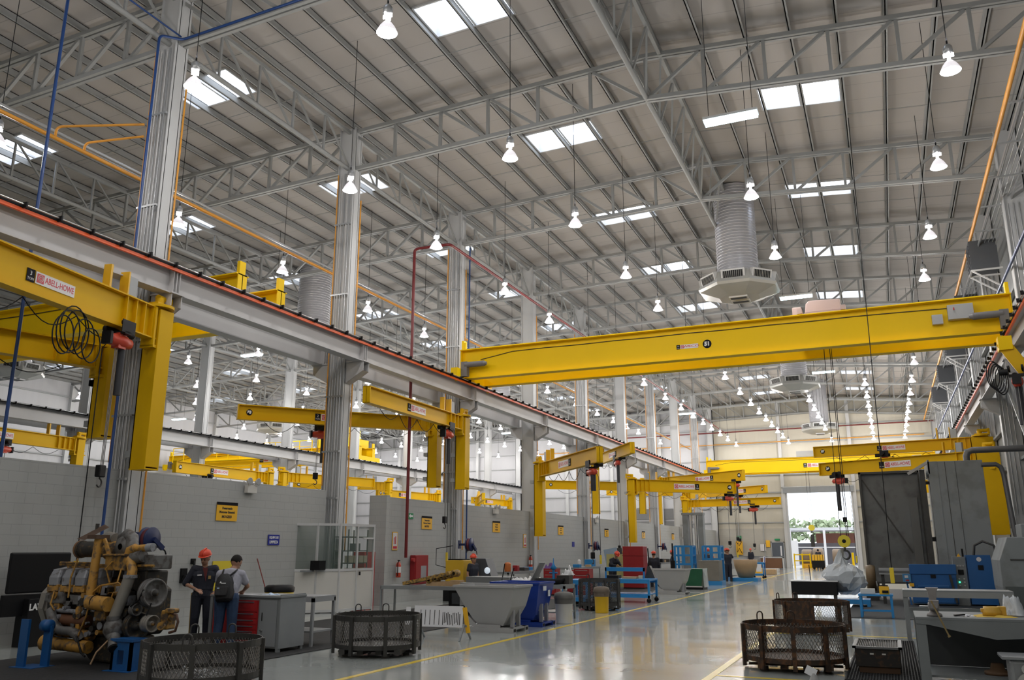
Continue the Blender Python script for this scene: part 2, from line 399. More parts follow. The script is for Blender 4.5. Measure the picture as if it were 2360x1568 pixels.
def siding(name, rgb, pitch=.3, horiz=False):
    m = mat(name, rgb, .6, 0, .04, .4)
    nt = m.node_tree; N = nt.nodes; L = nt.links; b = N['Principled BSDF']; tc = N['Texture Coordinate']
    sp = N.new('ShaderNodeSeparateXYZ'); ad = N.new('ShaderNodeMath'); ad.operation = 'ADD'
    L.new(tc.outputs['Object'], sp.inputs[0]); L.new(sp.outputs['X'], ad.inputs[0]); L.new(sp.outputs['Y'], ad.inputs[1])
    w = N.new('ShaderNodeMath'); w.operation = 'PINGPONG'; w.inputs[1].default_value = pitch; L.new(ad.outputs[0], w.inputs[0])
    bp = N.new('ShaderNodeBump'); bp.inputs['Strength'].default_value = .6; bp.inputs['Distance'].default_value = .05
    L.new(w.outputs[0], bp.inputs['Height']); L.new(bp.outputs['Normal'], b.inputs['Normal'])
    return m
SIDE = siding('cream_wall_panels', (.56, .53, .45))
SIDEW = siding('white_wall_panels', (.53, .53, .55))
DX0, DX1, DZ = -8.55, -2.92, 6.85
Zt = 16.2
w = MB(); w.box(X1, DX0, YE, YE+.2, 3.6, Zt).box(DX1, XR+.6, YE, YE+.2, 3.6, Zt).box(DX0, DX1, YE, YE+.2, DZ, Zt); struct('wall_far', w, SIDE)
w = MB(); w.box(XL, X1, YE, YE+.2, 0, Zt); struct('wall_far_left', w, SIDEW)
w = MB(); w.box(X1, DX0, YE-.03, YE+.2, 0, 3.6).box(DX1, XR+.6, YE-.03, YE+.2, 0, 3.6); struct('wall_far_base', w, BLOCKB)
struct('wall_left', MB().box(XL-.2, XL, YB, YE+.3, 0, Zt), SIDEW)
struct('wall_right', MB().box(XR+.25, XR+.45, YB, YE+.3, 0, Zt), mat('right_wall_panels', (.30, .31, .31), .6, 0, .08, .4))
struct('wall_back', MB().box(XL, XR+.6, YB-.2, YB, 0, Zt), SIDE)
# girts and posts on the end walls
g = 0
for z in [4.15, 5.5, 6.95, 8.6, 10.1, 11.6, 13.1, 14.4]:
    g += 1
    m = MB()
    for a, b_ in ([(XL, X1)] + ([(X1, DX0), (DX1, XR)] if z < DZ else [(X1, XR)])): m.box(a, b_, YE-.14, YE-.02, z-.05, z+.05)
    struct('trim_%d' % (10+g), m, STEEL)
    struct('trim_%d' % (30+g), MB().box(XL, XL+.15, YB, YE, z-.05, z+.05), STEEL)
for i, x in enumerate([-51, -46, -41, -30.5, -25.6, -20.5, -8.85, -2.6]):
    struct('column_end', MB().box(x-.15, x+.15, YE-.35, YE-.02, 0, zc(x)), COLW)
for i, x in enumerate([-13.2, -10.9]): struct('trim_%d' % (50+i), MB().box(x-.03, x+.03, YE-.2, YE-.1, 0, 4.2), STEEL)
for i in range(4, 13): struct('trim_%d' % (60+i), MB().box(XL, XL+.3, CY[i]-.15, CY[i]+.15, 0, 14), COLW)
# roller shutter drum and jambs at the bright doorway
d = bpy.data.objects.new('door_1', None); C.objects.link(d); tag(d, kind='structure')
MB().box(DX0-.3, DX1+.3, YE-.45, YE-.05, DZ-.02, DZ+.5).build('shutter_housing', mat('shutter_grey', (.25, .27, .29), .5), d)
MB().cyl((DX0-.45, YE-.4, DZ+.52), (DX1+.3, YE-.4, DZ+.52), .06).build('shutter_shaft', GAL, d)
MB().box(DX0-.15, DX0, YE-.2, YE+.2, 0, DZ).box(DX1, DX1+.15, YE-.2, YE+.2, 0, DZ).build('door_frame', COLW, d)
# grey personnel door in the end wall
d = bpy.data.objects.new('door_2', None); C.objects.link(d); tag(d, kind='structure')
MB().box(-10.25, -9.2, YE-.1, YE-.03, 0, 2.3).build('door_panel', mat('door_slate', (.08, .095, .12), .5), d)
MB().box(-9.5, -9.37, YE-.12, YE-.1, 1.1, 2.0).build('door_window', PAP, d)
MB().box(-10.33, -10.25, YE-.12, YE-.03, 0, 2.38).box(-9.2, -9.12, YE-.12, YE-.03, 0, 2.38).box(-10.33, -9.12, YE-.12, YE-.03, 2.3, 2.38).build('door_frame', STEEL, d)
MB().box(-10.2, -9.25, YE-.17, YE-.1, 1.0, 1.05).build('door_handle', GAL, d)
# grey louvred doors in the far left wall
MS = mat('roller_door_grey', (.17, .17, .17), .6)
for i, x in enumerate([-20.6]):
    m = MB()
    for z in (1.0, 2.2, 3.4, 4.6): m.box(x-3, x+3, YE-.16, YE-.03, z, z+1.0)
    struct('door_%d' % (3+i), m, MS)
# block walls between the bays
struct('wall_block', MB().box(-15.5, -15.3, YB, 19.55, 0, 3.44).box(-15.5, -15.3, 19.55, 22.0, 2.3, 3.44) if False else MB().box(-15.5, -15.3, YB, 21.0, 0, 3.44), BLOCK)
struct('wall_block_end', MB().box(-15.5, -14.85, 23.66, 23.86, 0, 3.44).box(-15.5, -15.3, 23.86, YE-.4, 0, 3.44), BLOCK)
# ================================================================ high bay lamps
LY0 = [-8, -3, 1.5]  # lamp rows added out of view to brighten the near walls and floor
LY = [6.2, 11.77, 17.5, 22.35, 27.75, 32.4, 37.7, 42.4, 47.9, 53.2, 57.8, 61.8, 65.5, 69.0, 72.8, 76.6, 81.2]
ZL_ = 11.18
ld = bpy.data.lights.new('lamp_light', 'POINT'); ld.energy = LAMP_DOWN; ld.shadow_soft_size = .14; ld.color = (1, .965, .93)
lu = bpy.data.lights.new('lamp_uplight', 'SPOT'); lu.energy = LAMP_UP; lu.shadow_soft_size = .1; lu.spot_size = math.radians(170); lu.spot_blend = .5; lu.color = (1, .965, .93)
def make_lamp():
    t = thing('high_bay_lamp', '', 'lamp', (0, 0, 0))
    MB().lathe([(.001, .62), (.05, .6), (.09, .54), (.095, .42), (.06, .40)], n=14).build('ballast_cap', GAL, t)
    m = MB()
    for a in (0, PI/2):
        dx, dy = math.cos(a), math.sin(a)
        m.beam((-.1*dx, -.1*dy, .36), (.1*dx, .1*dy, .36), .02, .08)
    m.cyl((0, 0, .2), (0, 0, .42), .035, n=10); m.build('neck', NECK, t)
    MB().lathe([(.05, .24), (.09, .2), (.14, .13), (.18, .05), (.2, 0), (.195, 0), (.13, .12), (.08, .18), (.045, .22)], n=20).build('bell_reflector', BELL, t)
    MB().lathe([(.001, -.035), (.08, -.03), (.15, -.015), (.19, .005)], n=20).build('lens', LENS, t)
    for dat, z, rx in ((ld, -.1, 0), (lu, .68, PI)):
        l = bpy.data.objects.new(dat.name, dat); C.objects.link(l); l.parent = t; l.location = (0, 0, z); l.rotation_euler = (rx, 0, 0)
    return t
CABM = {}
def cable(t, x):
    h = zc(x) + .25 - ZL_
    k = round(h, 2)
    if k not in CABM:
        o = MB().cyl((0, 0, .6), (0, 0, h), .009, n=5, cap=False).cyl((0, 0, .6), (0, 0, .75), .018, n=6).build('cable', BLK, t); CABM[k] = o.data
    else:
        o = bpy.data.objects.new('cable', CABM[k]); C.objects.link(o); o.parent = t
LAMP = make_lamp(); first = True
rows = [(x, 'added unseen behind the camera, %s' % n_, LY0, 1) for x, n_ in ((-12.5, 'near the columns'), (-7.75, 'over the aisle'), (2.05, 'near the right wall'))]
rows += [(-12.5, 'above the block wall', LY, 1), (-7.75, 'above the left yellow line', LY, 1), (2.05, 'beside the right wall', LY, 1),
        (-2.6, 'right of the ridge', LY[3:5], 4), (-4.0, 'just left of the doorway', LY[9:], 1), (-.48, 'just right of the doorway', LY[9:], 1),
        (-18.65, 'behind the aisle columns', LY[1:], 1), (-23.4, 'left of mid second bay', LY[4:], 1), (-28.2, 'past mid second bay', LY[5:], 1), (-32.8, 'before the far columns', LY[5:], 1),
        (-37.3, 'behind the far columns', LY[6:], 1), (-41.9, 'in the far left bay', LY[6:], 1), (-47.2, 'deep in the far left bay', LY[6:], 1), (-52, 'by the far left wall', LY[7:], 1)]
base_kids = kids(LAMP)
for x, nm, ylist, st in rows:
    for i, y in enumerate(ylist):
        if any(abs(x-dx) < 1.75 and abs(y-dy) < 1.75 for dx, dy in ((-4.55, 54.5), (-4.6, 76))): continue
        lab = '%s high bay lamp in the row %s' % (ORD[i], nm)
        g = 'high bay lamps hanging from the roof'
        if first: t = LAMP; first = False; t['label'] = lab; t['group'] = g; t.location = (x, y, ZL_)
        else:
            t = LAMP.copy(); C.objects.link(t); t.location = (x, y, ZL_); t['label'] = lab
            for kk in base_kids:
                c2 = kk.copy(); C.objects.link(c2); c2.parent = t
        cable(t, x)
# fluorescent fixtures
fl = bpy.data.lights.new('fluorescent_light', 'AREA'); fl.shape = 'RECTANGLE'; fl.size = 1.1; fl.size_y = .25; fl.energy = 60; fl.color = (.75, .95, 1)
def fluo(x, y, nm, z=11.45, rz=0):
    t = thing('fluorescent_fixture', nm, 'light fixture', (x, y, z), rz, 'fluorescent fixtures hanging from the roof')
    MB().box(-.62, .62, -.16, .16, .04, .1).build('housing', ALU, t)
    MB().box(-.6, .6, -.14, .14, -.02, .04).build('diffuser', TUBE, t)
    h = zc(x) + .25 - z
    MB().cyl((-.5, 0, .1), (-.5, 0, h), .008, n=5).cyl((.5, 0, .1), (.5, 0, h), .008, n=5).build('suspension_wire', BLK, t)
    l = bpy.data.objects.new('fixture_light', fl); C.objects.link(l); l.parent = t; l.location = (0, 0, -.04)
for a in [(-2.45, 18.2, 'bright fluorescent fixture hanging near the big duct in front of the skylight'), (-2.5, 33.75, 'fluorescent fixture seen just above the numbered crane 51 girder'),
          (-2.55, 49.7, 'fluorescent fixture seen between the first two ceiling diffusers'), (-29.3, 33.2, 'fluorescent fixture in the second bay above the far runway'),
          (-49.5, 48.5, 'fluorescent fixture deep in the far left bay'), (-29.4, 66.1, 'distant fluorescent fixture over the second bay'), (-12.9, 61.6, 'fluorescent fixture beside the distant aisle columns'),
          (-27.5, 42, 'fluorescent fixture above the left walkway crane'), (-27.8, 57, 'fluorescent fixture halfway down the second bay')]: fluo(*a)
# ducts with octagonal diffusers
def duct(x, y, nm, z=11.3, s=1.0):
    t = thing('air_diffuser', nm, 'air diffuser', (x, y, z), 0, 'octagonal diffusers hanging on round ducts')
    R = 1.6*s
    o8 = lambda r, z_, ph=PI/8: [(r*math.cos(ph+i*PI/4), r*math.sin(ph+i*PI/4), z_) for i in range(8)]
    MB().loft([o8(R*.52, .95), o8(R*.88, .78), o8(R, .34), o8(R*.97, .24), o8(R*.5, 0)]).build('octagonal_body', GALD, t)
    d = MB(); rr = R*.86*math.cos(PI/8)
    for i in range(8):
        a = i*PI/4; n = Vector((math.cos(a), math.sin(a), 0)); tt = Vector((-math.sin(a), math.cos(a), 0))
        nn = Vector((math.cos(a), math.sin(a), -.22)).normalized(); u = nn.cross(tt)
        for j, (w, h, off, mm) in enumerate([(.74, .36, .05, 0)]):
            cc = n*(rr+.12) + Vector((0, 0, .60)); M = Matrix((tt, u, nn)).transposed().to_4x4(); M.translation = cc + nn*.03
            g = MB(); g.M = M; g.box(-.44*s, .44*s, -.2*s, .2*s, -.3, .03)
            fr = g.build('outlet_frame', ALU, t)
            g2 = MB(); g2.M = M; g2.box(-.38*s, .38*s, -.14*s, .14*s, .02, .035); g2.build('louver_throat', BLK, fr)
            g3 = MB(); g3.M = M
            for q in range(11): g3.beam(((-.36+.072*q)*s, -.14*s, .045), ((-.36+.072*q)*s, .14*s, .045), .008, .02)
            g3.build('louver', GALD, fr)
    b = MB()
    for q in (-.28, .28): b.box(-.35, .35, q-.18, q+.18, -.06, .02)
    b.build('bottom_vent', ALU, t)
    b = MB()
    for q in (-.28, .28): b.box(-.3, .3, q-.1, q+.1, -.07, -.055)
    b.build('bottom_slot', BLK, t)
    z1 = zc(x) + .2 - z; m = MB().cyl((0, 0, .85), (0, 0, z1), .78*s, n=28, cap=False)
    zz = 1.1
    while zz < z1: m.lathe([(.78*s, zz-.02), (.80*s, zz), (.78*s, zz+.02)], n=28); zz += .12
    m.build('spiral_duct', DUCT, t)
    return t
GALD = mat('diffuser_galvanized', (.42, .42, .40), .4, .3, .08, 2); DUCT = mat('spiral_duct_steel', (.50, .50, .53), .32, .45, .06, 6)
DU = duct(-4.5, 32.5, 'nearest octagonal air diffuser below a fat round duct over the aisle')
for x, y, nm in [(-4.55, 54.5, 'second octagonal air diffuser over the aisle seen below the yellow girder'), (-4.6, 76, 'farthest octagonal air diffuser over the aisle near the end wall'),
                 (-45.5, 31.9, 'octagonal air diffuser at the left edge of view'), (-25.0, 32.5, 'octagonal air diffuser with fat duct in the second bay'), (-47.5, 57.4, 'pale octagonal air diffuser behind the jib numbered 53'), (-25.0, 54.5, 'octagonal air diffuser far down the second bay')]:
    dup(DU, (x, y, 11.3), 0, nm)
# ================================================================ jib cranes, bridge cranes, hoists
SIGNW = mat('sign_white', (.72, .70, .70), .4, 0, .02); SIGNR = mat('sign_red', (.55, .03, .05), .4, 0, 0); SIGNB = mat('sign_black', (.01, .01, .015), .7, 0, 0, spec=.15); LETW = mat('letter_white', (.8, .8, .8), .5, 0, 0)
SIGNO = mat('sign_amber', (.86, .46, .02), .4, 0, .03); SIGNBL = mat('sign_blue', (.02, .03, .28), .4, 0, 0); LETK = mat('letter_black', (.015, .012, .01), .5, 0, 0)
def maker_sign(par, M, w, ton, right=False, brand='ABELL-HOWE'):
    """white maker's sign with a red square mark and red lettering, small black capacity plate next to it"""
    h = w * .235
    s = MB(); s.M = M; s.cb((0, 0, .004), (w, h, .008)); p = s.build('sign_panel', SIGNW, par)
    g = MB(); g.M = M; g.cb((-w*.385, 0, .01), (h*.72, h*.72, .006)); g.build('sign_mark', SIGNR, p)
    g = MB(); g.M = M
    for r in (.25, .15): g.lathe([(h*r-h*.03, .0135), (h*r, .0145), (h*r+h*.03, .0135)], n=20, M=M.to_3x3(), c=()) if False else None
    for r in (.26, .14):
        pts = [(-w*.385 + h*r*math.cos(a*PI/12), h*r*math.sin(a*PI/12), .014) for a in range(25)]
        g.tube(pts, h*.022, 5, False)
    g.build('sign_ring', SIGNW, p)
    text(brand, h*.72, M @ Matrix.Translation((w*.1, -h*.0, .008)), SIGNR, p, width=w*.70, bold=.012*h)
    if ton:
        sx = (w/2 + w*.12) * (1 if right else -1)
        s = MB(); s.M = M; s.cb((sx, 0, .004), (w*.19, h*1.05, .008)); q = s.build('capacity_plate', SIGNB, par)
        text(ton, h*.5, M @ Matrix.Translation((sx, h*.16, .008)), LETW, q); text('TON', h*.3, M @ Matrix.Translation((sx, -h*.28, .008)), LETW, q)
def number_disc(par, M, num, r=.15):
    s = MB(); s.M = M; s.cyl((0, 0, 0), (0, 0, .008), r, n=28); p = s.build('number_disc', SIGNB, par)
    text(num, r*1.25, M @ Matrix.Translation((0, 0, .008)), LETW, p, bold=.012)
JIBN = 0
def jib(x, y, zb, zbot, ang, L, dep, label, num=None, ton='2', head=True, wm=.42, sign=.35, col=-1, coil=None, sw=None):
    a = math.radians(ang)
    t = thing('jib_crane', label, 'jib crane', (x, y, 0), a, 'yellow jib cranes')
    R = Matrix.Rotation(-a, 4, 'Z')
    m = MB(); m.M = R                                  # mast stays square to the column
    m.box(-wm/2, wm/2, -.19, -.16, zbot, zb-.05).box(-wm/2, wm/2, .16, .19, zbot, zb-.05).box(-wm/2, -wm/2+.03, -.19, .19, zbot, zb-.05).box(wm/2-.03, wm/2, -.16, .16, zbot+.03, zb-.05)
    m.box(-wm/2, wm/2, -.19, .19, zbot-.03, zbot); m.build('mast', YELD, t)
    f = MB(); f.M = R
    for z in (zbot+.25, zbot+1.2, zb-.9): f.box(-wm/2-.22 if col < 0 else -wm/2+.06, wm/2-.06 if col < 0 else wm/2+.22, -.12, .12, z, z+.14)
    f.build('mast_bracket', STEEL, t)
    b = MB()
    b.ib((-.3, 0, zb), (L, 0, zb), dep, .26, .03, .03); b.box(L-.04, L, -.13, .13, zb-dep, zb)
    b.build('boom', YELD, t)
    g = MB()
    for q in (.35, .62, .9, 1.2):
        g.box(q, q+.02, -.12, .12, zb-dep+.02, zb-.02)
    g.box(.28, .34, -.16, .16, zb-dep-.18, zb-.02).box(-.3, .34, -.17, .17, zb-dep-.2, zb-dep-.14); g.build('knuckle_plate', YELD, t)
    if head:
        g = MB(); g.cyl((.05, 0, zb), (.05, 0, zb+.06), .33, n=24).cyl((.05, 0, zb+.06), (.05, 0, zb+.26), .1).box(-.35, .25, -.12, .12, zb+.05, zb+.13).cyl((-.3, 0, zb+.26), (.12, 0, zb+.26), .075).cyl((-.32, .0, zb+.1), (-.32, 0, zb+.34), .06)
        g.build('pivot_drive', YELD, t)
        g = MB().box(.95, 1.2, -.1, .1, zb, zb+.42); g.build('junction_box', STEEL, t)
        MB().box(1.21, 1.25, -.11, .11, zb, zb+.5).build('stop_bar', mat('stop_amber', (.75, .42, .01), .4), t); MB().box(1.72, 1.78, -.09, .09, zb, zb+.5).build('stop_bar', MATS['stop_amber'], t)
    ny = Vector((-math.sin(a), math.cos(a)))
    mid = Vector((x + math.cos(a)*L/2, y + math.sin(a)*L/2)); sg = 1 if ny.dot(-mid) > 0 else -1
    xr = (-sg, 0, 0)
    sw = sw or dep * 1.95
    sx = L * (1 - sign)
    maker_sign(t, frameM((sx, sg*.022, zb-dep*.5), xr, (0, 0, 1)), sw, ton, right=(sg < 0))
    if num: number_disc(t, frameM((L-.42, sg*.022, zb-dep*.48), xr, (0, 0, 1)), num, dep*.2)
    # festoon cable sagging below the boom
    pts = []; n = max(3, int(L/1.5))
    c = MB(); x0 = 1.0; step = (L-2)/n
    for i in range(n):
        P = [(x0+step*(i+k/8), -sg*.1+0, zb-dep-.03-.42*math.sin(PI*k/8)*(.6+.4*((i*7) % 3)/2)) for k in range(9)]; c.tube(P, .011, 5, False)
    c.build('festoon_cable', BLK, t)
    if coil:
        c = MB(); cx, cz, r = coil
        for i in range(6):
            rr = r*(1-.05*i); ph = .5*i
            P = [(cx+.08*i*(-1)**i+rr*.75*math.cos(k*PI/10), sg*(.18+.02*i), cz-.05*i+rr*math.sin(k*PI/10)*(1+.05*math.sin(ph))) for k in range(21)]; c.tube(P, .014, 5, False)
        c.build('cable_coil', BLK, t)
    return t
def hoist(x, y, ztop, ang, hookz, label, s=1.0, chains=2, pend=None, down=.95, red=True):
    """electric chain hoist under a boom; ztop = underside of the boom"""
    t = thing('electric_hoist', label, 'hoist', (x, y, 0), math.radians(ang), 'electric chain hoists under the booms')
    z = ztop
    m = MB()
    for sx in (-.12, .12):
        for sy in (-.16, .16): m.cyl((sx, sy-.02, z+.09), (sx, sy+.02, z+.09), .06*s, n=12)
    m.box(-.2, .2, -.2, -.185, z-.12, z+.15).box(-.2, .2, .185, .2, z-.12, z+.15).box(-.1, .1, -.2, .2, z-.14, z-.08)
    m.cyl((.05, .2, z+.02), (.05, .42, z+.02), .09).cyl((.22, .05, z-.06), (.42, .05, z-.06), .08); m.build('trolley', BLK, t)
    b = MB(); zz = z-.28
    b.lathe([(.001, -.34), (.08, -.34), (.125, -.28), (.13, -.06), (.15, -.04), (.15, .12), (.12, .2), (.11, .3), (.05, .35), (.001, .35)], c=(0, 0, zz), axis='x', n=16); b.box(-.12, .1, -.09, .09, zz-.16, zz+.16)
    b.build('motor_body', REDH, t)
    MB().box(-.40, -.33, -.11, .11, zz-.13, zz+.13).box(-.02, .02, -.05, .05, zz+.1, z-.08).build('end_cover', BLK, t)
    MB().cyl((.1, 0, zz-.12-down), (.1, 0, zz-.12), .075*s, n=14).build('chain_bag', mat('chain_bag', (.03, .03, .035), .6), t)
    c = MB()
    for k in range(chains): c.cyl((-.12+.035*k, 0, hookz+.3), (-.10+.035*k, 0, zz-.1), .009, n=5, cap=False)
    c.build('chain', mat('chain_steel', (.25, .24, .23), .5, .5), t)
    hb = MB().box(-.2, -.02, -.06, .06, hookz+.08, hookz+.32).build('hook_block', BLK, t, bevel=.02)
    P = [(-.11, 0, hookz+.1)] + [(-.11+.07*math.cos(q), 0, hookz-.03+.08*math.sin(q)) for q in [PI/2-.3*k for k in range(0, 15)]]
    MB().tube(P, .017, 6).build('hook', DKS, hb)
    if pend:
        px_, py_, pz = pend
        m = MB().tube([(px_*.3, py_*.3, z-.1), (px_, py_, z-.5), (px_, py_, pz+.3)], .011, 5, False); p = m.build('pendant_cable', BLK, t)
        MB().box(px_-.035, px_+.035, py_-.03, py_+.03, pz, pz+.32).build('pendant_control', mat('pendant_yellow', (.75, .55, .03), .5), p)
    return t
jib(-14.6, 13.45, 6.98, 3.42, -80, 7.4, .74, 'near yellow jib crane on the first aisle column, boom reaching off frame, 3 ton plate', None, '3', sign=.58, sw=.98, coil=(2.7, 5.85, .44), wm=.46)
jib(-16.2, 13.6, 6.3, 4.2, -106, 7.4, .55, 'dark yellow jib crane behind the runway, just below the 3 ton boom', None, '2', head=False, coil=None)
jib(-14.65, 28.6, 6.68, 3.95, -88.5, 6.95, .54, 'yellow jib crane with short mast above the fire hose cabinet', None, '2', sign=.48)
jib(-16.2, 29.2, 6.82, 4.1, -130.6, 7.6, .55, 'yellow jib crane numbered 53 swung back over the block wall', '53', '2', sign=.47, head=False)
jib(-14.45, 36.0, 5.55, 2.32, -49.3, 7.1, .62, 'yellow jib crane with long mast and big red hoist mid aisle', None, '2', sign=.55)
jib(-16.0, 48.9, 7.2, 3.8, -56.3, 7.35, .6, 'yellow jib crane tip reaching past the white runway beam', None, '2', sign=.5)
jib(-14.45, 51.3, 5.95, 2.14, 40.8, 7.35, .75, 'yellow jib crane numbered 44 left of the doorway', '44', '2', sign=.5)
jib(-16.1, 64.8, 7.07, 3.6, -33.6, 8.7, .75, 'yellow jib crane numbered 45, highest of the cluster left of the doorway', '45', '2', sign=.45)
jib(-14.45, 66.5, 5.42, 2.24, -13.7, 7.6, .55, 'lowest and farthest yellow jib crane left of the doorway numbered 43', '43', '2', sign=.4)
jib(-16.1, 72.4, 6.43, 3.5, -37.7, 10, .6, 'yellow jib crane numbered 46 seen behind the red hoists', '46', '2', sign=.3, head=False)
jib(4.15, 42.6, 6.62, 2.35, 169.8, 7.3, .52, 'yellow jib crane numbered 37 above the grey washing machine', '37', '3', sign=.5, wm=.9, col=1)
jib(4.15, 41.2, 5.86, 2.35, 155.4, 7.7, .62, 'yellow jib crane numbered 36 crossing behind the dark panel', '36', '3', sign=.5, wm=.9, col=1)
jib(4.15, 60.5, 6.05, 3.0, 170, 5.7, .8, 'yellow jib crane numbered 38 right of the doorway top', '38', '2', sign=.5, wm=.5, head=False, col=1)
for a_ in [(-35.2, 28.4, 6.87, 4.6, -87.4, 7.4, .6, 'yellow jib crane in the second bay at the left frame edge', None), (-35.2, 42.3, 6.35, 4.0, -87.8, 8.1, .62, 'long yellow jib crane numbered 54 in front of the walkway crane', '54'),
           (-35.2, 43.6, 6.5, 4.0, 70, 7.2, .6, 'yellow jib crane pointing away behind the second grey column', None), (-35.2, 56.3, 6.75, 4.2, -142.7, 7.2, .6, 'yellow jib crane low behind the block wall end, left half', '58'),
           (-35.2, 64.2, 6.3, 4.0, -100, 7.6, .6, 'distant yellow jib crane above the glass booth', '57'), (-35.2, 72.0, 6.4, 4.2, -60, 7.4, .6, 'distant yellow jib crane above the block wall by the red pipe', '56'),
           (-35.2, 79.5, 6.5, 4.2, -95, 7.4, .6, 'farthest yellow jib crane of the second bay', '55'), (-16.1, 75.6, 6.9, 4.2, -150, 7.4, .6, 'yellow jib crane in the second bay near the end wall', '48'), (-16.1, 60.0, 6.4, 4.2, -140, 7.4, .6, 'yellow jib crane number plate seen between aisle columns', '51')]:
    jib(a_[0], a_[1], a_[2], a_[3], a_[4], a_[5], a_[6], a_[7], a_[8], '2', head=True, sign=.45)
hoist(-14.3, 12.2, 6.22, 100, 3.05, 'red electric hoist with black chain bag under the near jib boom', pend=(-.35, .1, 1.2), down=1.0, chains=3)
hoist(-14.5, 27.1, 6.1, 91, 2.55, 'red electric hoist near the fire pipe with hook before the block wall', pend=(.3, .1, 1.3))
hoist(-19.5, 26.2, 6.25, 50, 4.2, 'small red hoist under the jib numbered 53')
hoist(-10.3, 31.1, 4.9, -49, 1.3, 'biggest red hoist hanging at the mid aisle boom tip', s=1.4, pend=(.4, .1, 1.2), chains=3, down=.6)
hoist(-13.3, 44.6, 6.58, -56, 1.6, 'red hoist behind the biggest one under the next boom', pend=(.35, 0, 1.3))
hoist(-9.3, 55.9, 5.17, 40, 1.9, 'red hoist under the jib numbered 44', pend=(.4, 0, 1.2))
hoist(-9.5, 60.3, 6.3, -34, 2.2, 'red hoist with long black bag under the jib numbered 45', down=1.3)
hoist(-9.1, 65.3, 4.85, -14, 1.8, 'lowest red hoist left of the doorway')
hoist(-10.6, 68.2, 5.8, -38, 2.2, 'faint red hoist under the jib numbered 46')
hoist(-2.0, 44.0, 5.22, 155, 2.9, 'red hoist under the jib numbered 36 left of the dark panel', s=1.3, pend=(-.5, 0, 1.1), down=1.3)
hoist(.15, 43.3, 6.08, 170, 5.0, 'black trolley hoist under the jib numbered 37', down=.1)
hoist(-35.0, 36.8, 5.7, -88, 4.5, 'small red hoist above the block wall beside the emergency light')
hoist(-35.1, 24.6, 6.25, -88, 4.9, 'small red hoist in the second bay left of the near mast')
hoist(3.72, 27.0, 6.62, 80, 4.2, 'red hoist with dangling cables at the right frame edge', s=1.3, pend=(-.3, -.1, 3.2), down=1.1)
t = thing('jib_crane', 'dark yellow crane arm stub hanging at the right frame edge', 'jib crane', (3.9, 27.2, 0), 0, 'yellow jib cranes')
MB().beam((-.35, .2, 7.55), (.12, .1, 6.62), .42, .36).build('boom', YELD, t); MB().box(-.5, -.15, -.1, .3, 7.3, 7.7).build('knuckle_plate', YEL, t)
c = MB()
for i in range(5):
    P = [(-.75+.05*i+.16*math.cos(k*PI/10), -.1, 6.6-.05*i+.4*math.sin(k*PI/10)) for k in range(21)]; c.tube(P, .016, 5, False)
c.build('cable_coil', BLK, t)
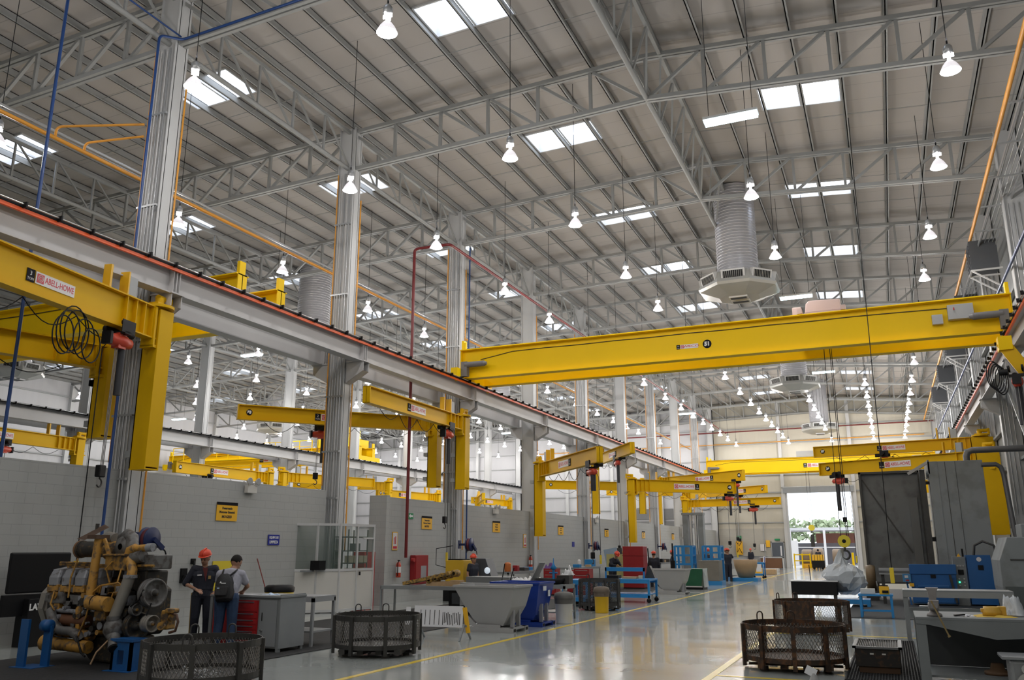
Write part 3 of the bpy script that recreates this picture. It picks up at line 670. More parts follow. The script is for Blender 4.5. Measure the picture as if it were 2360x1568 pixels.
# ---------------------------------------------------------------- bridge cranes
HOUS = mat('hoist_housing_pink_grey', (.50, .37, .34), .5, 0, .06, 2); MOT = mat('motor_grey', (.16, .155, .16), .5)
def bridge(xa, xb, y, ztop, dep, gap, label, num=None, sign=None, cabinet=True, trolley=None, walkway=False, brand='ABELL-HOWE'):
    t = thing('bridge_crane', label, 'bridge crane', (0, y, 0), 0, 'yellow travelling bridge cranes')
    for k, yy in enumerate((0, gap)):
        g = MB(); g.ib((xa, yy, ztop), (xb, yy, ztop), dep, .42, .035, .03, ftop=.5, fbot=.36)
        g.box(xa, xa+.03, yy-.18, yy+.18, ztop-dep, ztop).box(xb-.03, xb, yy-.18, yy+.18, ztop-dep, ztop)
        g.build('girder', YEL, t)
        s = MB()
        MB().box(xa+.02, xa+.12, yy-.12, yy+.12, ztop, ztop+.38).box(xa+.12, xa+.2, yy-.12, yy-.1, ztop, ztop+.3).build('stop_block', YEL, t)
        MB().box(xb-.12, xb-.02, yy-.12, yy+.12, ztop, ztop+.38).build('stop_block', YEL, t)
        MB().box(xa+.1, xb-.1, yy-.025, yy+.025, ztop, ztop+.05).build('trolley_rail', DKS, t)
    for xx, nm in ((xa, 0), (xb, 1)):
        e = MB().box(xx-.14, xx+.14, -.7, gap+.7, ztop-dep+.02, ztop-dep+.36)
        for yy in (-.55, gap+.55): e.cyl((xx-.1, yy, ztop-dep+.02), (xx+.1, yy, ztop-dep+.02), .17, n=16)
        e.build('end_truck', YEL, t)
        for yy in (-.62,):
            si = 1 if nm == 0 else -1
            MB().box(xx+si*.15, xx+si*.4, -.42, -.2, ztop-dep+.05, ztop-dep+.62).cyl((xx+si*.3, -.34, ztop-dep+.5), (xx+si*1.1, -.34, ztop-dep+.5), .11, n=14).cyl((xx+si*1.1, -.34, ztop-dep+.5), (xx+si*1.2, -.34, ztop-dep+.5), .1, .06).build('travel_motor', MOT, t)
    if cabinet:
        q = MB().box(xb-1.75, xb-1.05, -.28, -.05, ztop-.66, ztop-.2).build('control_cabinet', GRYP, t)
        MB().box(xb-1.6, xb-1.56, -.3, -.28, ztop-.38, ztop-.3).build('cabinet_handle', REDP, q)
        MB().box(xb-2.2, xb-1.9, -.2, -.05, ztop-.75, ztop-.45).build('resistor_box', GRYP, t)
    pts = [(xa+.8, -.03, ztop-.42)] + [(xa+.8+(xb-xa-2.6)*k/12, -.035, ztop-.2-.015*(k % 2)) for k in range(1, 12)] + [(xb-1.4, -.035, ztop-.25)]
    MB().tube(pts, .014, 5, False).build('conduit', DKS, t)
    if sign:
        sx, sw = sign
        maker_sign(t, frameM((sx, -.02, ztop-dep*.58), (1, 0, 0), (0, 0, 1)), sw, '10' if num else '25', brand=brand)
        if num: number_disc(t, frameM((sx+.62, -.02, ztop-dep*.56), (1, 0, 0), (0, 0, 1)), num, .15)
    if walkway:
        r = MB(); n = 12
        for i in range(n+1):
            X = xa + 1 + (xb-xa-5)*i/n; r.beam((X, -.75, ztop-dep*.6), (X, -.75, ztop+.55), .05, .05)
        r.beam((xa+1, -.75, ztop+.55), (xb-4, -.75, ztop+.55), .05, .05).beam((xa+1, -.75, ztop+.1), (xb-4, -.75, ztop+.1), .04, .04)
        r.build('handrail', YEL, t); MB().box(xa+1, xb-4, -.8, -.1, ztop-dep*.6, ztop-dep*.6+.05).build('walkway', YEL, t)
    return t
bridge(-14.6, 4.05, 28.4, 9.25, 1.15, 1.7, 'double girder yellow bridge crane numbered 51 spanning the aisle', '51', (-5.75, .62), brand='WECO')
t = thing('crane_trolley', 'pinkish hoist trolley on top of the crane numbered 51 with a hanging yellow hook block', 'crane trolley', (-1.35, 29.25, 0))
MB().box(-.75, .75, -.55, .55, 9.3, 9.42).box(-.75, -.6, -1.0, 1.0, 9.3, 9.46).box(.6, .75, -1.0, 1.0, 9.3, 9.46).build('trolley_frame', HOUS, t)
MB().prism([(-.55, 9.42), (.62, 9.42), (.58, 9.82), (-.4, 9.86), (-.5, 9.75)], -.5, .4).build('hoist_housing', HOUS, t, bevel=.04)
MB().box(-.95, -.65, -.4, .1, 9.36, 9.7).build('gear_cover', HOUS, t, bevel=.03)
r = MB()
for dx in (-.09, .09, .14): r.cyl((dx, 0, 2.15), (dx+.02, 0, 9.35), .011, n=5, cap=False)
r.build('wire_rope', BLK, t)
HY = mat('hook_block_yellow', (.72, .58, .04), .4)
p = MB().cyl((0, -.09, 1.98), (0, -.055, 1.98), .19, n=28).cyl((0, .055, 1.98), (0, .09, 1.98), .19, n=28).cyl((0, -.05, 1.98), (0, .05, 1.98), .15, n=24).build('hook_block', HY, t)
P = [(0, 0, 1.83), (0, 0, 1.72)] + [(.02+.11*math.cos(q), 0, 1.56+.13*math.sin(q)) for q in [PI*.62-.32*k for k in range(0, 15)]]
MB().tube(P, [.03, .03]+[.034]*11+[.028, .022, .015, .008], 8).build('hook', DKS, p)
MB().cyl((0, -.1, 1.98), (0, -.09, 1.98), .06, n=12).build('sheave_hub', BLK, p)
bridge(-14.6, 4.05, 77, 9.45, 1.2, 1.6, 'far yellow bridge crane with maker sign behind the jibs near the end wall', None, (-5.2, 1.5))
bridge(X2+.75, -16.08, 17.6, 9.3, 1.1, 1.7, 'bright yellow bridge crane in the second bay behind the near column', None, None, cabinet=False)
bridge(XL+.9, X2-.75, 54.5, 9.45, 1.1, 1.9, 'bright yellow bridge crane with handrail walkway in the far left bay', None, (-45, 2.0), walkway=True)
t = thing('crane_trolley', 'big yellow winch trolley on the walkway crane in the far left bay', 'crane trolley', (-39, 55.4, 0))
MB().box(-1.6, 1.6, -1.2, 1.2, 9.45, 10.1).build('trolley_frame', YEL, t); MB().box(-1.2, 1.0, -.9, .9, 10.1, 10.9).build('winch_housing', YEL, t, bevel=.03)
MB().box(-1.0, -.6, -.95, -.5, 10.9, 11.3).build('motor_box', YEL, t); MB().box(.6, .9, -.95, -.5, 10.9, 11.2).build('motor_box', YEL, t)
t = thing('crane_trolley', 'small trolley of the far bridge crane with a small yellow hook block before the doorway', 'crane trolley', (-6.1, 77.8, 0))
MB().box(-.7, .7, -.8, .8, 9.5, 10.0).build('hoist_housing', GRYP, t); r = MB()
for dx in (-.12, .12): r.cyl((dx, 0, 3.6), (dx, 0, 9.5), .014, n=5, cap=False)
r.build('wire_rope', BLK, t)
p = MB().cyl((0, -.1, 3.5), (0, .1, 3.5), .26, n=24).build('hook_block', HY, t)
MB().tube([(0, 0, 3.25)] + [(.0+.13*math.cos(q), 0, 3.0+.15*math.sin(q)) for q in [PI*.55-.35*k for k in range(0, 13)]], .04, 7).build('hook', DKS, p)
MB().cyl((0, 0, 1.9), (0, 0, 2.85), .16, n=12).build('load_shackle', DKS, p)
# ---------------------------------------------------------------- pipes and conduits
def pipe(nm, label, cat, pts, r, m, n=8): return tag(MB().tube(pts, r, n).build(nm, m), label, cat)
def run_(pts, k=4):
    """round the corners of a pipe run"""
    out = [Vector(pts[0])]
    for i in range(1, len(pts)-1):
        a, b_, c = map(Vector, pts[i-1:i+2]); u = (a-b_).normalized()*.15; v = (c-b_).normalized()*.15
        for q in range(k+1): w_ = q/k; out.append((b_+u)*(1-w_)**2 + b_*2*w_*(1-w_) + (b_+v)*w_**2)
    return out + [Vector(pts[-1])]
pipe('fire_pipe', 'dark red fire pipe dropping from the roof to the hose cabinet', 'pipe', run_([(-15.12, 25.42, 1.45), (-15.12, 25.4, 12.55), (-13.75, 25.6, 12.6), (-13.75, 83.3, 12.7)]), .055, REDPIPE)
pipe('fire_pipe', 'dark red fire pipe running level across the end wall', 'pipe', [(-30, 83.4, 12.75), (4.6, 83.4, 12.9)], .055, REDPIPE)
pipe('gas_pipe', 'orange gas pipe running level across the end wall below the red pipe', 'pipe', [(-34, 83.5, 11.55), (3.7, 83.5, 11.75)], .04, ORP)
pipe('gas_pipe', 'yellow gas pipe running behind the aisle columns above the runway', 'pipe', [(-17.2, 4, 11.2), (-17.2, 83, 11.25)], .05, ORP)
pipe('gas_pipe', 'thick orange gas pipe running high along the right wall', 'pipe', [(3.8, 12, 12.9), (3.8, 83, 12.95)], .06, ORP)
pipe('air_pipe', 'blue air pipe dropping straight past the left end of the white runway', 'pipe', run_([(-15.75, 11.0, 15.0), (-15.75, 11.0, .9)]), .035, BLPIPE)
pipe('air_pipe', 'blue air pipe on the first aisle column fed from the roof', 'pipe', run_([(-9.2, 13.55, 14.2), (-14.92, 13.55, 14.05), (-14.92, 12.85, 13.75), (-14.92, 12.85, 1.75)]), .033, BLPIPE)
pipe('air_pipe', 'thin dark blue pipe coming from the upper frame edge to the first column', 'pipe', [(-15.0, 3, 14.2), (-14.92, 13.5, 14.1)], .022, BLPIPE)
pipe('air_pipe', 'thin dark blue pipe beside the second aisle hose reel', 'pipe', run_([(-14.95, 29.62, 14.0), (-14.95, 29.62, 1.0)]), .03, BLPIPE)
pipe('air_pipe', 'blue air pipe running along the right wall near the crane end', 'pipe', [(4.25, 16, 10.2), (4.25, 82, 10.9)], .045, BLPIPE)
for k, (dx, dz, y0) in enumerate([(-17.9, 11.75, 2), (-18.15, 11.8, 2), (-18.3, 12.0, 2)]):
    pipe('cable_conduit', ['lowest', 'middle', 'uppermost'][k] + ' thin galvanized conduit of three running behind the columns above the gas pipe', 'conduit', [(dx, y0, dz), (dx, 83, dz)], .022, GAL)
for i, y in enumerate(CY[2:12]):
    # brackets under the conduits, vertical conduits on the columns
    i += 2
    if i % 2 == 1 or i < 5:
        t = thing('column_conduits', 'bundle of vertical conduits on the near side of the %s aisle column' % ORD[i-2], 'conduits', (X1-.05, y-.24, 0), 0, 'conduit bundles on the aisle columns')
        b = MB()
        for z in (4.6, 6.3, 9.6, 12.0, 3.2): b.box(-.3, .32, -.06, 0, z, z+.05)
        b.build('strut_bracket', GAL, t)
        for k, (dx, m_) in enumerate(((-.24, ORP), (-.14, ALU), (-.05, ALU), (.05, GAL), (.15, ALU), (.24, GAL))):
            MB().cyl((dx, -.04, 1.0 if k else 3.6), (dx, -.04, 13.8), .02, n=6).build('orange_conduit' if m_ is ORP else 'conduit', m_, t)
    tag(MB().cyl((X1+.28, y+.25, 1.7), (X1+.28, y+.25, 13.0), .022, n=6).build('gas_pipe', ORP), 'thin orange gas drop on the far edge of the %s aisle column' % ORD[i-2], 'pipe', 'thin orange gas drops on the aisle columns')
t = thing('gas_branch', 'orange gas branch pipes bridging from the gas pipe to the near column', 'pipe', (0, 0, 0))
MB().tube(run_([(-17.2, 12.2, 11.25), (-17.2, 12.2, 11.5), (-15.6, 13.3, 11.75)]), .03, 7).tube(run_([(-17.2, 13.0, 11.25), (-17.2, 13.0, 11.45), (-15.7, 13.4, 11.5)]), .03, 7).build('branch_pipe', ORP, t)
# right wall: cable tray ladder, struts, heaters
t = thing('cable_tray', 'steel ladder cable tray with rungs running high along the right wall', 'cable tray', (4.3, 0, 12.6))
MB().box(-.3, -.27, 14, 82, -.05, .05).box(.27, .3, 14, 82, -.05, .05).build('side_rail', GAL, t)
q = None
for i in range(28):
    y = 15 + i*2.4
    if q is None: q = MB().box(-.55, .35, -.03, .03, -.08, -.04).build('rung', GAL, t, loc=(0, y, 0))
    else:
        o = q.copy(); C.objects.link(o); o.location = (0, y, 0)
for k in range(4): pipe('cable_conduit', '%s of four thin conduits lying in the right wall tray' % ORD[k], 'conduit', [(4.1+.13*k, 14, 12.68), (4.1+.13*k, 82, 12.68)], .02, GAL)
for i, (y, z) in enumerate([(34, 11.4), (41.5, 11.4), (49.5, 11.4), (57.5, 11.4), (65.5, 11.4)]):
    t = thing('wall_heater', '%s dark grey louvred unit on a bracket along the right wall' % ORD[i], 'wall unit', (4.2, y, z), 0, 'dark louvred units on the right wall')
    MB().box(-.5, .4, -.45, .45, .3, 1.4).build('housing', mat('heater_grey', (.07, .075, .085), .5), t)
    l = MB()
    for q in range(7): l.beam((-.52, -.4, .38+.14*q), (-.52, .4, .38+.14*q), .03, .05)
    l.build('louver', mat('heater_grey', (.07, .075, .085), .5), t)
    MB().beam((-.5, -.4, .27), (.5, -.4, .27), .06, .06).beam((-.5, .4, .27), (.5, .4, .27), .06, .06).beam((-.5, -.4, .27), (.5, -.4, -.5), .05, .05).beam((-.5, .4, .27), (.5, .4, -.5), .05, .05).beam((-.5, -.4, .27), (-.5, .4, .27), .06, .06).build('support_bracket', ALU, t)
for i in range(3, 12):
    y = CY[i]
    if i % 2: 
        a, b_ = (2.6, 9.0) if i % 4 == 1 else (9.0, 2.6)
        tag(MB().beam((4.5, y, a), (4.5, y+7.77, b_), .07, .07).build('wall_brace', COLW), '%s diagonal brace between the right wall columns' % ORD[(i-3)//2], 'brace', 'diagonal braces on the right wall')
    t = thing('column_conduits', 'pale conduits on the %s right wall column' % ORD[i-3], 'conduits', (XR-.1, y-.24, 0), 0, 'conduits on the right wall columns')
    for dx in (-.2, -.05, .1): MB().cyl((dx, 0, 3), (dx, 0, 12.4), .02, n=6).build('conduit', GAL, t)
for z in (5.0, 6.6, 8.9, 10.6): tag(MB().box(4.8, 4.95, 6, YE-.2, z, z+.1).build('trim_9%d' % int(z), STEELD), kind='structure')
# ================================================================ floor furniture left and centre
MATB = mat('rubber_mat_black', (.016, .016, .017), .75, 0, .25, 12, bump=.4)
tag(MB().box(-13.3, -9.45, 5, 29, 0, .012).build('rubber_mat', MATB), 'long black rubber mat under the engine and cabinet along the block wall', 'mat')
tag(MB().box(-13.0, -9.6, 33, 60, 0, .012).build('rubber_mat', MATB), 'black rubber mat strip along the distant work benches', 'mat')
def basket(x, y, rz, label, r=.74, h=.65, nb=10, m=RST, mesh_m=None, plates=False, loops=2, tray=True, mesh_r=.0042):
    t = thing('mesh_basket', label, 'basket', (x, y, 0), rz, 'round steel mesh baskets')
    mesh_m = mesh_m or m
    base = MB().lathe([(r-.02, .13), (r, .13), (r, .2), (r-.02, .2), (r-.02, .13)], n=40, sm=False); 
    base.cyl((0, 0, .135), (0, 0, .15), r-.01, n=40); base.build('base_ring', m, t)
    f = MB()
    for q in (-.45, -.15, .15, .45): f.box(q*r*1.4-.05, q*r*1.4+.05, -r*.8, r*.8, .05, .13)
    f.box(-r*.9, r*.9, -.06, .06, 0.03, .06).build('skid', m, t)
    for a in (.6, 2.2, 3.8, 5.2): MB().box(r*.75*math.cos(a)-.06, r*.75*math.cos(a)+.06, r*.75*math.sin(a)-.05, r*.75*math.sin(a)+.05, 0, .05).build('foot', m, t)
    MB().lathe([(r-.012, h-.085), (r, h-.085), (r, h), (r-.012, h), (r-.012, h-.085)], n=48, sm=False).build('top_band', m, t)
    for i in range(nb):
        a = 2*PI*(i+.5)/nb
        p = Vector((math.cos(a), math.sin(a), 0)); w = MB(); M = Matrix((Vector((-math.sin(a), math.cos(a), 0)), -p, Vector((0, 0, 1)))).transposed().to_4x4(); M.translation = p*r; w.M = M
        w.box(-.03, .03, -.035, .012, .04, h-.01); w.build('upright', m, t)
    # expanded metal as crossed strands
    e = MB(); n = 84; z0, z1 = .15, h-.06; turns = .36 * (z1-z0) / (r*.6)
    for s_ in (1, -1):
        for i in range(n):
            a0 = 2*PI*i/n; P = []
            for k in range(4):
                q = k/3; a = a0 + s_*turns*q; P.append(((r-.018)*math.cos(a), (r-.018)*math.sin(a), z0+(z1-z0)*q))
            e.tube(P, mesh_r, 3, False)
    e.build('wire_mesh', mesh_m, t)
    for i in range(loops):
        a = [2.3, 1.6, 5.0][i]
        p = Vector((math.cos(a), math.sin(a), 0))*(r-.01); tt = Vector((-math.sin(a), math.cos(a), 0))*.055
        P = [p - tt + Vector((0, 0, h-.1)), p - tt + Vector((0, 0, h+.07))] + [p + tt*(-math.cos(q)) + Vector((0, 0, h+.07+.05*math.sin(q))) for q in (.5, 1.05, 1.6, 2.1, 2.6)] + [p + tt + Vector((0, 0, h+.07)), p + tt + Vector((0, 0, h-.1))]
        MB().tube(P, .011, 6).build('lifting_loop', m, t)
    if plates:
        for a0 in (3.6, 5.6):
            q = MB()
            P = [((r+.004)*math.cos(a0+k*.13), (r+.004)*math.sin(a0+k*.13)) for k in range(7)]
            q.add([(x_, y_, .2) for x_, y_ in P] + [(x_, y_, h-.02) for x_, y_ in P] + [(x_*.985, y_*.985, .2) for x_, y_ in P] + [(x_*.985, y_*.985, h-.02) for x_, y_ in P], [(i, i+1, 8+i, 7+i) for i in range(6)] + [(15+i, 14+i, 21+i, 22+i) for i in range(6)])
            q.build('curved_plate', m, t)
    return t
RSG = mat('basket_grey_steel', (.19, .18, .165), .5, .6, .25, 8)
basket(-8.45, 9.08, .2, 'round mesh basket cut by the bottom edge before the engine', r=.75, h=.60, nb=8, m=DKS, mesh_m=RSG, loops=3, mesh_r=.0045)
basket(-8.25, 13.0, .35, 'round black-rimmed mesh basket on floor left of the white notice sheet', r=.735, h=.66, nb=8, m=DKS, mesh_m=RSG)
basket(-1.5, 14.05, .1, 'rusty round mesh basket in front on the right floor', r=.75, h=.65, nb=10, m=RST, mesh_m=RSG)
basket(-1.72, 20.0, .5, 'rusty round basket with solid plates behind the front right one', r=.76, h=.67, nb=8, m=RST, mesh_m=RSG, plates=True)
basket(-8.05, 24.75, .2, 'dark grey mesh basket behind the yellow trash bin', r=.6, h=.88, nb=8, m=mat('dark_basket_steel', (.05, .05, .05), .6, .3, .3, 5), mesh_m=mat('dark_basket_steel', (.05, .05, .05)), loops=1, mesh_r=.006)
t = thing('chain', 'heap of grey chain lying in the basket at the bottom edge', 'chain', (-8.2, 8.75, .15)); m = MB()
for i in range(60):
    a = random.random()*6.28; q = random.random()*.28
    c0 = Vector((q*math.cos(a)*1.3, q*math.sin(a), .02+random.random()*.09)); M = Matrix.Rotation(random.random()*3, 3, 'X') @ Matrix.Rotation(random.random()*3, 3, 'Z')
    m.tube([c0 + M @ Vector((.028*math.cos(k*PI/4), .018*math.sin(k*PI/4), 0)) for k in range(9)], .006, 4, False)
m.build('chain_links', GAL, t)['kind'] = 'stuff'
# tipping hoppers: local x along the length, tip side to -x
def hopper(x, y, rz, label, m, L=1.35, W=1.0, H=.95):
    t = thing('tipping_hopper', label, 'hopper', (x, y, 0), rz, 'self tipping hoppers')
    # outer shell with sloped back
    def ring(z, x0, x1, w): return [(x0, -w/2, z), (x1, -w/2, z), (x1, w/2, z), (x0, w/2, z)]
    o = [ring(.14, -.22, .34, W*.62), ring(.26, -.36, .42, W*.68), ring(.52, -L*.42, L*.44, W*.8), ring(H, -L*.6, L*.52, W)]
    i_ = [ring(H, -L*.6+.025, L*.52-.025, W-.05), ring(.52, -L*.42+.025, L*.44-.02, W*.78), ring(.2, -.2, .32, W*.6)]
    b = MB().loft(o, cap=False).loft(i_, cap=False); b.add(o[0], [(3, 2, 1, 0)]); b.add(i_[2], [(0, 1, 2, 3)]); b.add(ring(H, -L*.6, L*.52, W) + i_[0], [(0, 1, 5, 4), (1, 2, 6, 5), (2, 3, 7, 6), (3, 0, 4, 7)]); b.build('tub', m, t)
    r = MB(); q = o[3]
    for k in range(4): r.beam(q[k], q[(k+1) % 4], .045, .045)
    r.build('rim', m, t)
    for s_ in (-1, 1):
        c = MB(); poly = [(-.5, .12), (-.46, .2), (-L*.48, .5), (-.3, .3), (-.1, .16), (.4, .16), (.4, .12)]
        c.prism([(-.62, .42), (-.5, .2), (-.34, .1), (.3, .1), (.3, .15), (-.28, .16), (-.44, .3)], s_*W*.36-.012, s_*W*.36+.012).build('rocker', m, t)
        MB().box(-.66, .62, s_*.33-.085, s_*.33+.085, 0, .1).build('fork_pocket', m, t)
        MB().box(.655-.04, .622, s_*.33-.06, s_*.33+.06, .02, .08).build('pocket_opening', BLK, t)
        MB().box(.45, .53, s_*.16-.03, s_*.16+.03, .1, .5).box(.43, .47, s_*.16-.05, s_*.16+.05, .34, .46).build('latch_arm', mat('latch_steel', (.42, .42, .44), .4, .5), t)
    MB().box(.5, .6, -.4, .4, .06, .1).box(-.6, -.5, -.4, .4, .06, .1).build('base_bar', m, t)
    return t
hopper(-8.15, 17.6, .0, 'big light grey tipping hopper in front of the blue one', GRYP, L=1.28, W=1.05)
h = hopper(-8.1, 19.15, .0, 'royal blue tipping hopper right behind the big grey one', BLUH, L=1.1, W=1.0, H=.97)
MB().box(.60, .61, -.3, -.12, .8, .9).build('paper_label', PAP, h); MB().box(.56, .57, .1, .22, .66, .8).build('paper_label', PAP, h)
hopper(-8.15, 34.3, .0, 'light grey tipping hopper beside the dark green one', GRYP, L=1.3, W=1.1)
t = thing('tipping_hopper', 'dark green hopper seen from its sloped side with plastic film', 'hopper', (-8.15, 38.9, 0), 0, 'self tipping hoppers')
MB().loft([[(-.45, -.5, .12), (.35, -.5, .12), (.35, .5, .12), (-.45, .5, .12)], [(-.35, -.55, .5), (.4, -.55, .5), (.4, .55, .5), (-.35, .55, .5)], [(-.3, -.6, .88), (.45, -.6, .88), (.45, .6, .88), (-.3, .6, .88)]]).build('tub', mat('hopper_green', (.01, .10, .045), .45, 0, .1, 3), t)
MB().box(-.5, .4, -.55, -.51, .1, .15).build('base_bar', ALU, t); MB().box(-.5, .42, -.5, .5, 0, .12).build('base_frame', BLK, t)
film = mat('plastic_film', (.62, .66, .70), .22, 0, .15, 5, alpha=.75, bump=.5)
def rag(name, parent, m, x0, x1, y0, y1, z, amp, n=14, seed=1, drape=None):
    rnd = random.Random(seed); vs = []; fs = []
    ph = [rnd.random()*6 for _ in range(6)]
    for j in range(n+1):
        for i in range(n+1):
            u, v = i/n, j/n
            hh = amp*(math.sin(5*u+ph[0]+3*v)+math.sin(9*v+ph[1])*.6+math.sin(14*u+7*v+ph[2])*.4+rnd.random()*.5)
            ed = min(u, 1-u, v, 1-v)
            zz = z + abs(hh)*min(1, ed*6)
            vs.append((x0+(x1-x0)*u + .03*math.sin(8*v+ph[3]), y0+(y1-y0)*v+.03*math.sin(9*u+ph[4]), zz))
    for j in range(n):
        for i in range(n): a = j*(n+1)+i; fs.append((a, a+1, a+n+2, a+n+1))
    return MB().add(vs, fs, True).build(name, m, parent)
MB().add([(.46, -.62, .9), (.50, -.62, .1), (.52, .3, .1), (.48, .3, .9), (.56, -.3, .5)], [(0, 1, 4), (1, 2, 4), (2, 3, 4), (3, 0, 4)]).build('film_sheet', film, t)
# trash bins
def bin_(x, y, label, m, lid, r=.19, h=.6):
    t = thing('trash_bin', label, 'trash bin', (x, y, 0))
    MB().lathe([(.001, 0), (r*.9, 0), (r*.93, .02), (r*1.02, h), (r*1.05, h), (r*1.05, h+.02), (r*.98, h+.02), (r*.9, .05), (.001, .05)], n=28).build('bin_body', m, t)
    MB().lathe([(r*1.08, h-.12), (r*1.1, h-.03), (r*1.09, h+.03)], n=24).build('bag_edge', lid, t)
    MB().lathe([(r*1.16, h+.0), (r*1.16, h+.05), (r*1.05, h+.12), (r*.6, h+.15), (.001, h+.15)], n=24).build('lid', lid, t)
    return t
LIDG = mat('bin_lid_grey', (.12, .115, .105), .6, 0, .15, 8)
bin_(-7.4, 19.95, 'white trash bin with grey lid beside the yellow line', mat('bin_white', (.72, .72, .74), .5, 0, .05, 8), LIDG, .21, .58)
b_ = bin_(-7.62, 23.6, 'yellow trash bin with brown lid before the dark basket', mat('bin_yellow', (.80, .48, .01), .45, 0, .06, 5), mat('bin_lid_brown', (.13, .10, .075), .6, 0, .15, 8), .2, .56)
text('BASURA', .035, frameM((.1, -.176, .5), (1, .25, 0), (0, 0, 1)), LETK, b_)
# tool cabinet bench
t = thing('workbench_cabinet', 'grey steel bench cabinet with red drawers and paper on top', 'cabinet', (-10.7, 12.7, 0))
MB().box(-.68, .84, -.32, .34, .07, .91).build('cabinet_body', GRYT, t, bevel=.004)
MB().box(-.72, .88, -.36, .36, .91, .945).build('bench_top', GRYT, t, bevel=.004)
MB().box(.84, .86, -.34, .36, .07, .965).build('side_panel', mat('bench_side_grey', (.27, .285, .295), .5), t)
for x, y in ((-.69, -.32), (.82, -.3), (.82, .32), (-.69, .32)): MB().box(x-.03, x+.03, y-.03, y+.03, 0, .1 if x > 0 else .91).build('leg', GRYT, t)
for k, x0 in enumerate((-.5, )):
    MB().box(-.64, .37, -.335, -.32, .12, .86).build('drawer_frame', REDP, t)
zs = [.86, .66, .55, .45, .36, .27, .19, .12]
for a, b2 in zip(zs[:-1], zs[1:]):
    for xa in (-.55,):
        d = MB().box(-.3, .35, -.345, -.335, b2+.008, a-.008).build('drawer', REDP, t); MB().box(-.22, .28, -.357, -.345, a-.04, a-.022).build('drawer_handle', CHR, d)
d = MB().box(.41, .78, -.335, -.32, .1, .87).build('door', mat('bench_side_grey', (.27, .285, .295)), t)
MB().cyl((.47, -.335, .36), (.47, -.37, .36), .018).build('knob', CHR, d); MB().box(.46, .475, -.345, -.335, .52, .66).build('handle', DKS, d)
PB = mat('paper_blue_white', (.55, .68, .85), .6)
tag(rag('paper_sheet', None, PB, -10.35, -10.1, 12.5, 12.7, .948, .02, seed=3), 'pale blue crumpled cloth on the red drawer bench', 'cloth')
tag(MB().box(-10.95, -10.55, 12.42, 12.62, .946, .95).build('paper_sheet', PAP), 'white paper sheet under the backpack man\'s hands', 'paper')
# open side table
def table(name, x, y, w, d, h, rz, label, m=GRYT, shelf=None, top=.03, leg=.05, cat='table', group=None):
    t = thing(name, label, cat, (x, y, 0), rz, group)
    MB().box(-w/2, w/2, -d/2, d/2, h-top, h).build('table_top', m, t)
    MB().box(-w/2, w/2, -d/2, -d/2+.03, h-top-.07, h-top).box(-w/2, w/2, d/2-.03, d/2, h-top-.07, h-top).box(-w/2, -w/2+.03, -d/2, d/2, h-top-.07, h-top).box(w/2-.03, w/2, -d/2, d/2, h-top-.07, h-top).build('apron', m, t)
    for sx in (-1, 1):
        for sy in (-1, 1): MB().box(sx*(w/2-leg/2)-leg/2, sx*(w/2-leg/2)+leg/2, sy*(d/2-leg/2)-leg/2, sy*(d/2-leg/2)+leg/2, 0, h-top).build('leg', m, t)
    if shelf: MB().box(-w/2+.02, w/2-.02, -d/2+.02, d/2-.02, shelf-.03, shelf).build('shelf', m, t)
    return t
table('work_table', -10.55, 13.65, 1.4, .7, .89, 0, 'grey steel table right behind the red drawer bench', m=mat('table_light_grey', (.33, .34, .35), .45, .2), shelf=.28)
table('work_table', -12.35, 22.0, 2.6, .85, .72, .03, 'long grey steel table before the block wall carrying yellow casting', shelf=None)
table('work_table', -8.2, 21.1, 1.1, .8, .86, 0, 'grey steel bench right of the long parts box with black tray', shelf=.2)
# white notice sheet on a sawhorse barrier
t = thing('notice_stand', 'white printed sheet hung on a yellow floor stand left of the grey hopper', 'notice stand', (-8.4, 15.5, 0))
M = frameM((.0, -.05, .44), (1, .1, 0), (-.05, .1, 1))
s = MB(); s.M = M; s.cb((0, 0, 0), (1.05, .40, .008)); p = s.build('printed_sheet', PAP, t)
k = MB(); k.M = M
for i in range(5): k.cb((-.38+.1*i, -.02, .006), (.012, .28, .002))
for i in range(11): k.cb((.1+.036*i, -.04+.02*math.sin(i), .006), (.014, .24-.03*(i % 3), .002))
k.build('printed_lines', LETK, p)
MB().beam((.56, .0, .62), (.62, .05, .14), .09, .02).build('yellow_strip', SIGNO, t)
s = MB(); s.M = M; s.cb((-.66, -.0, -.002), (.1, .34, .008)); s.build('side_sheet', PAP, t)
MB().beam((-.75, .02, .3), (.6, .05, .27), .05, .05).build('cross_bar', GRYT, t)
for x in (-.5, .55): MB().beam((x, .02, .3), (x, -.2, 0), .03, .03).beam((x, .04, .3), (x, .3, 0), .03, .03).build('trestle_leg', GRYT, t)
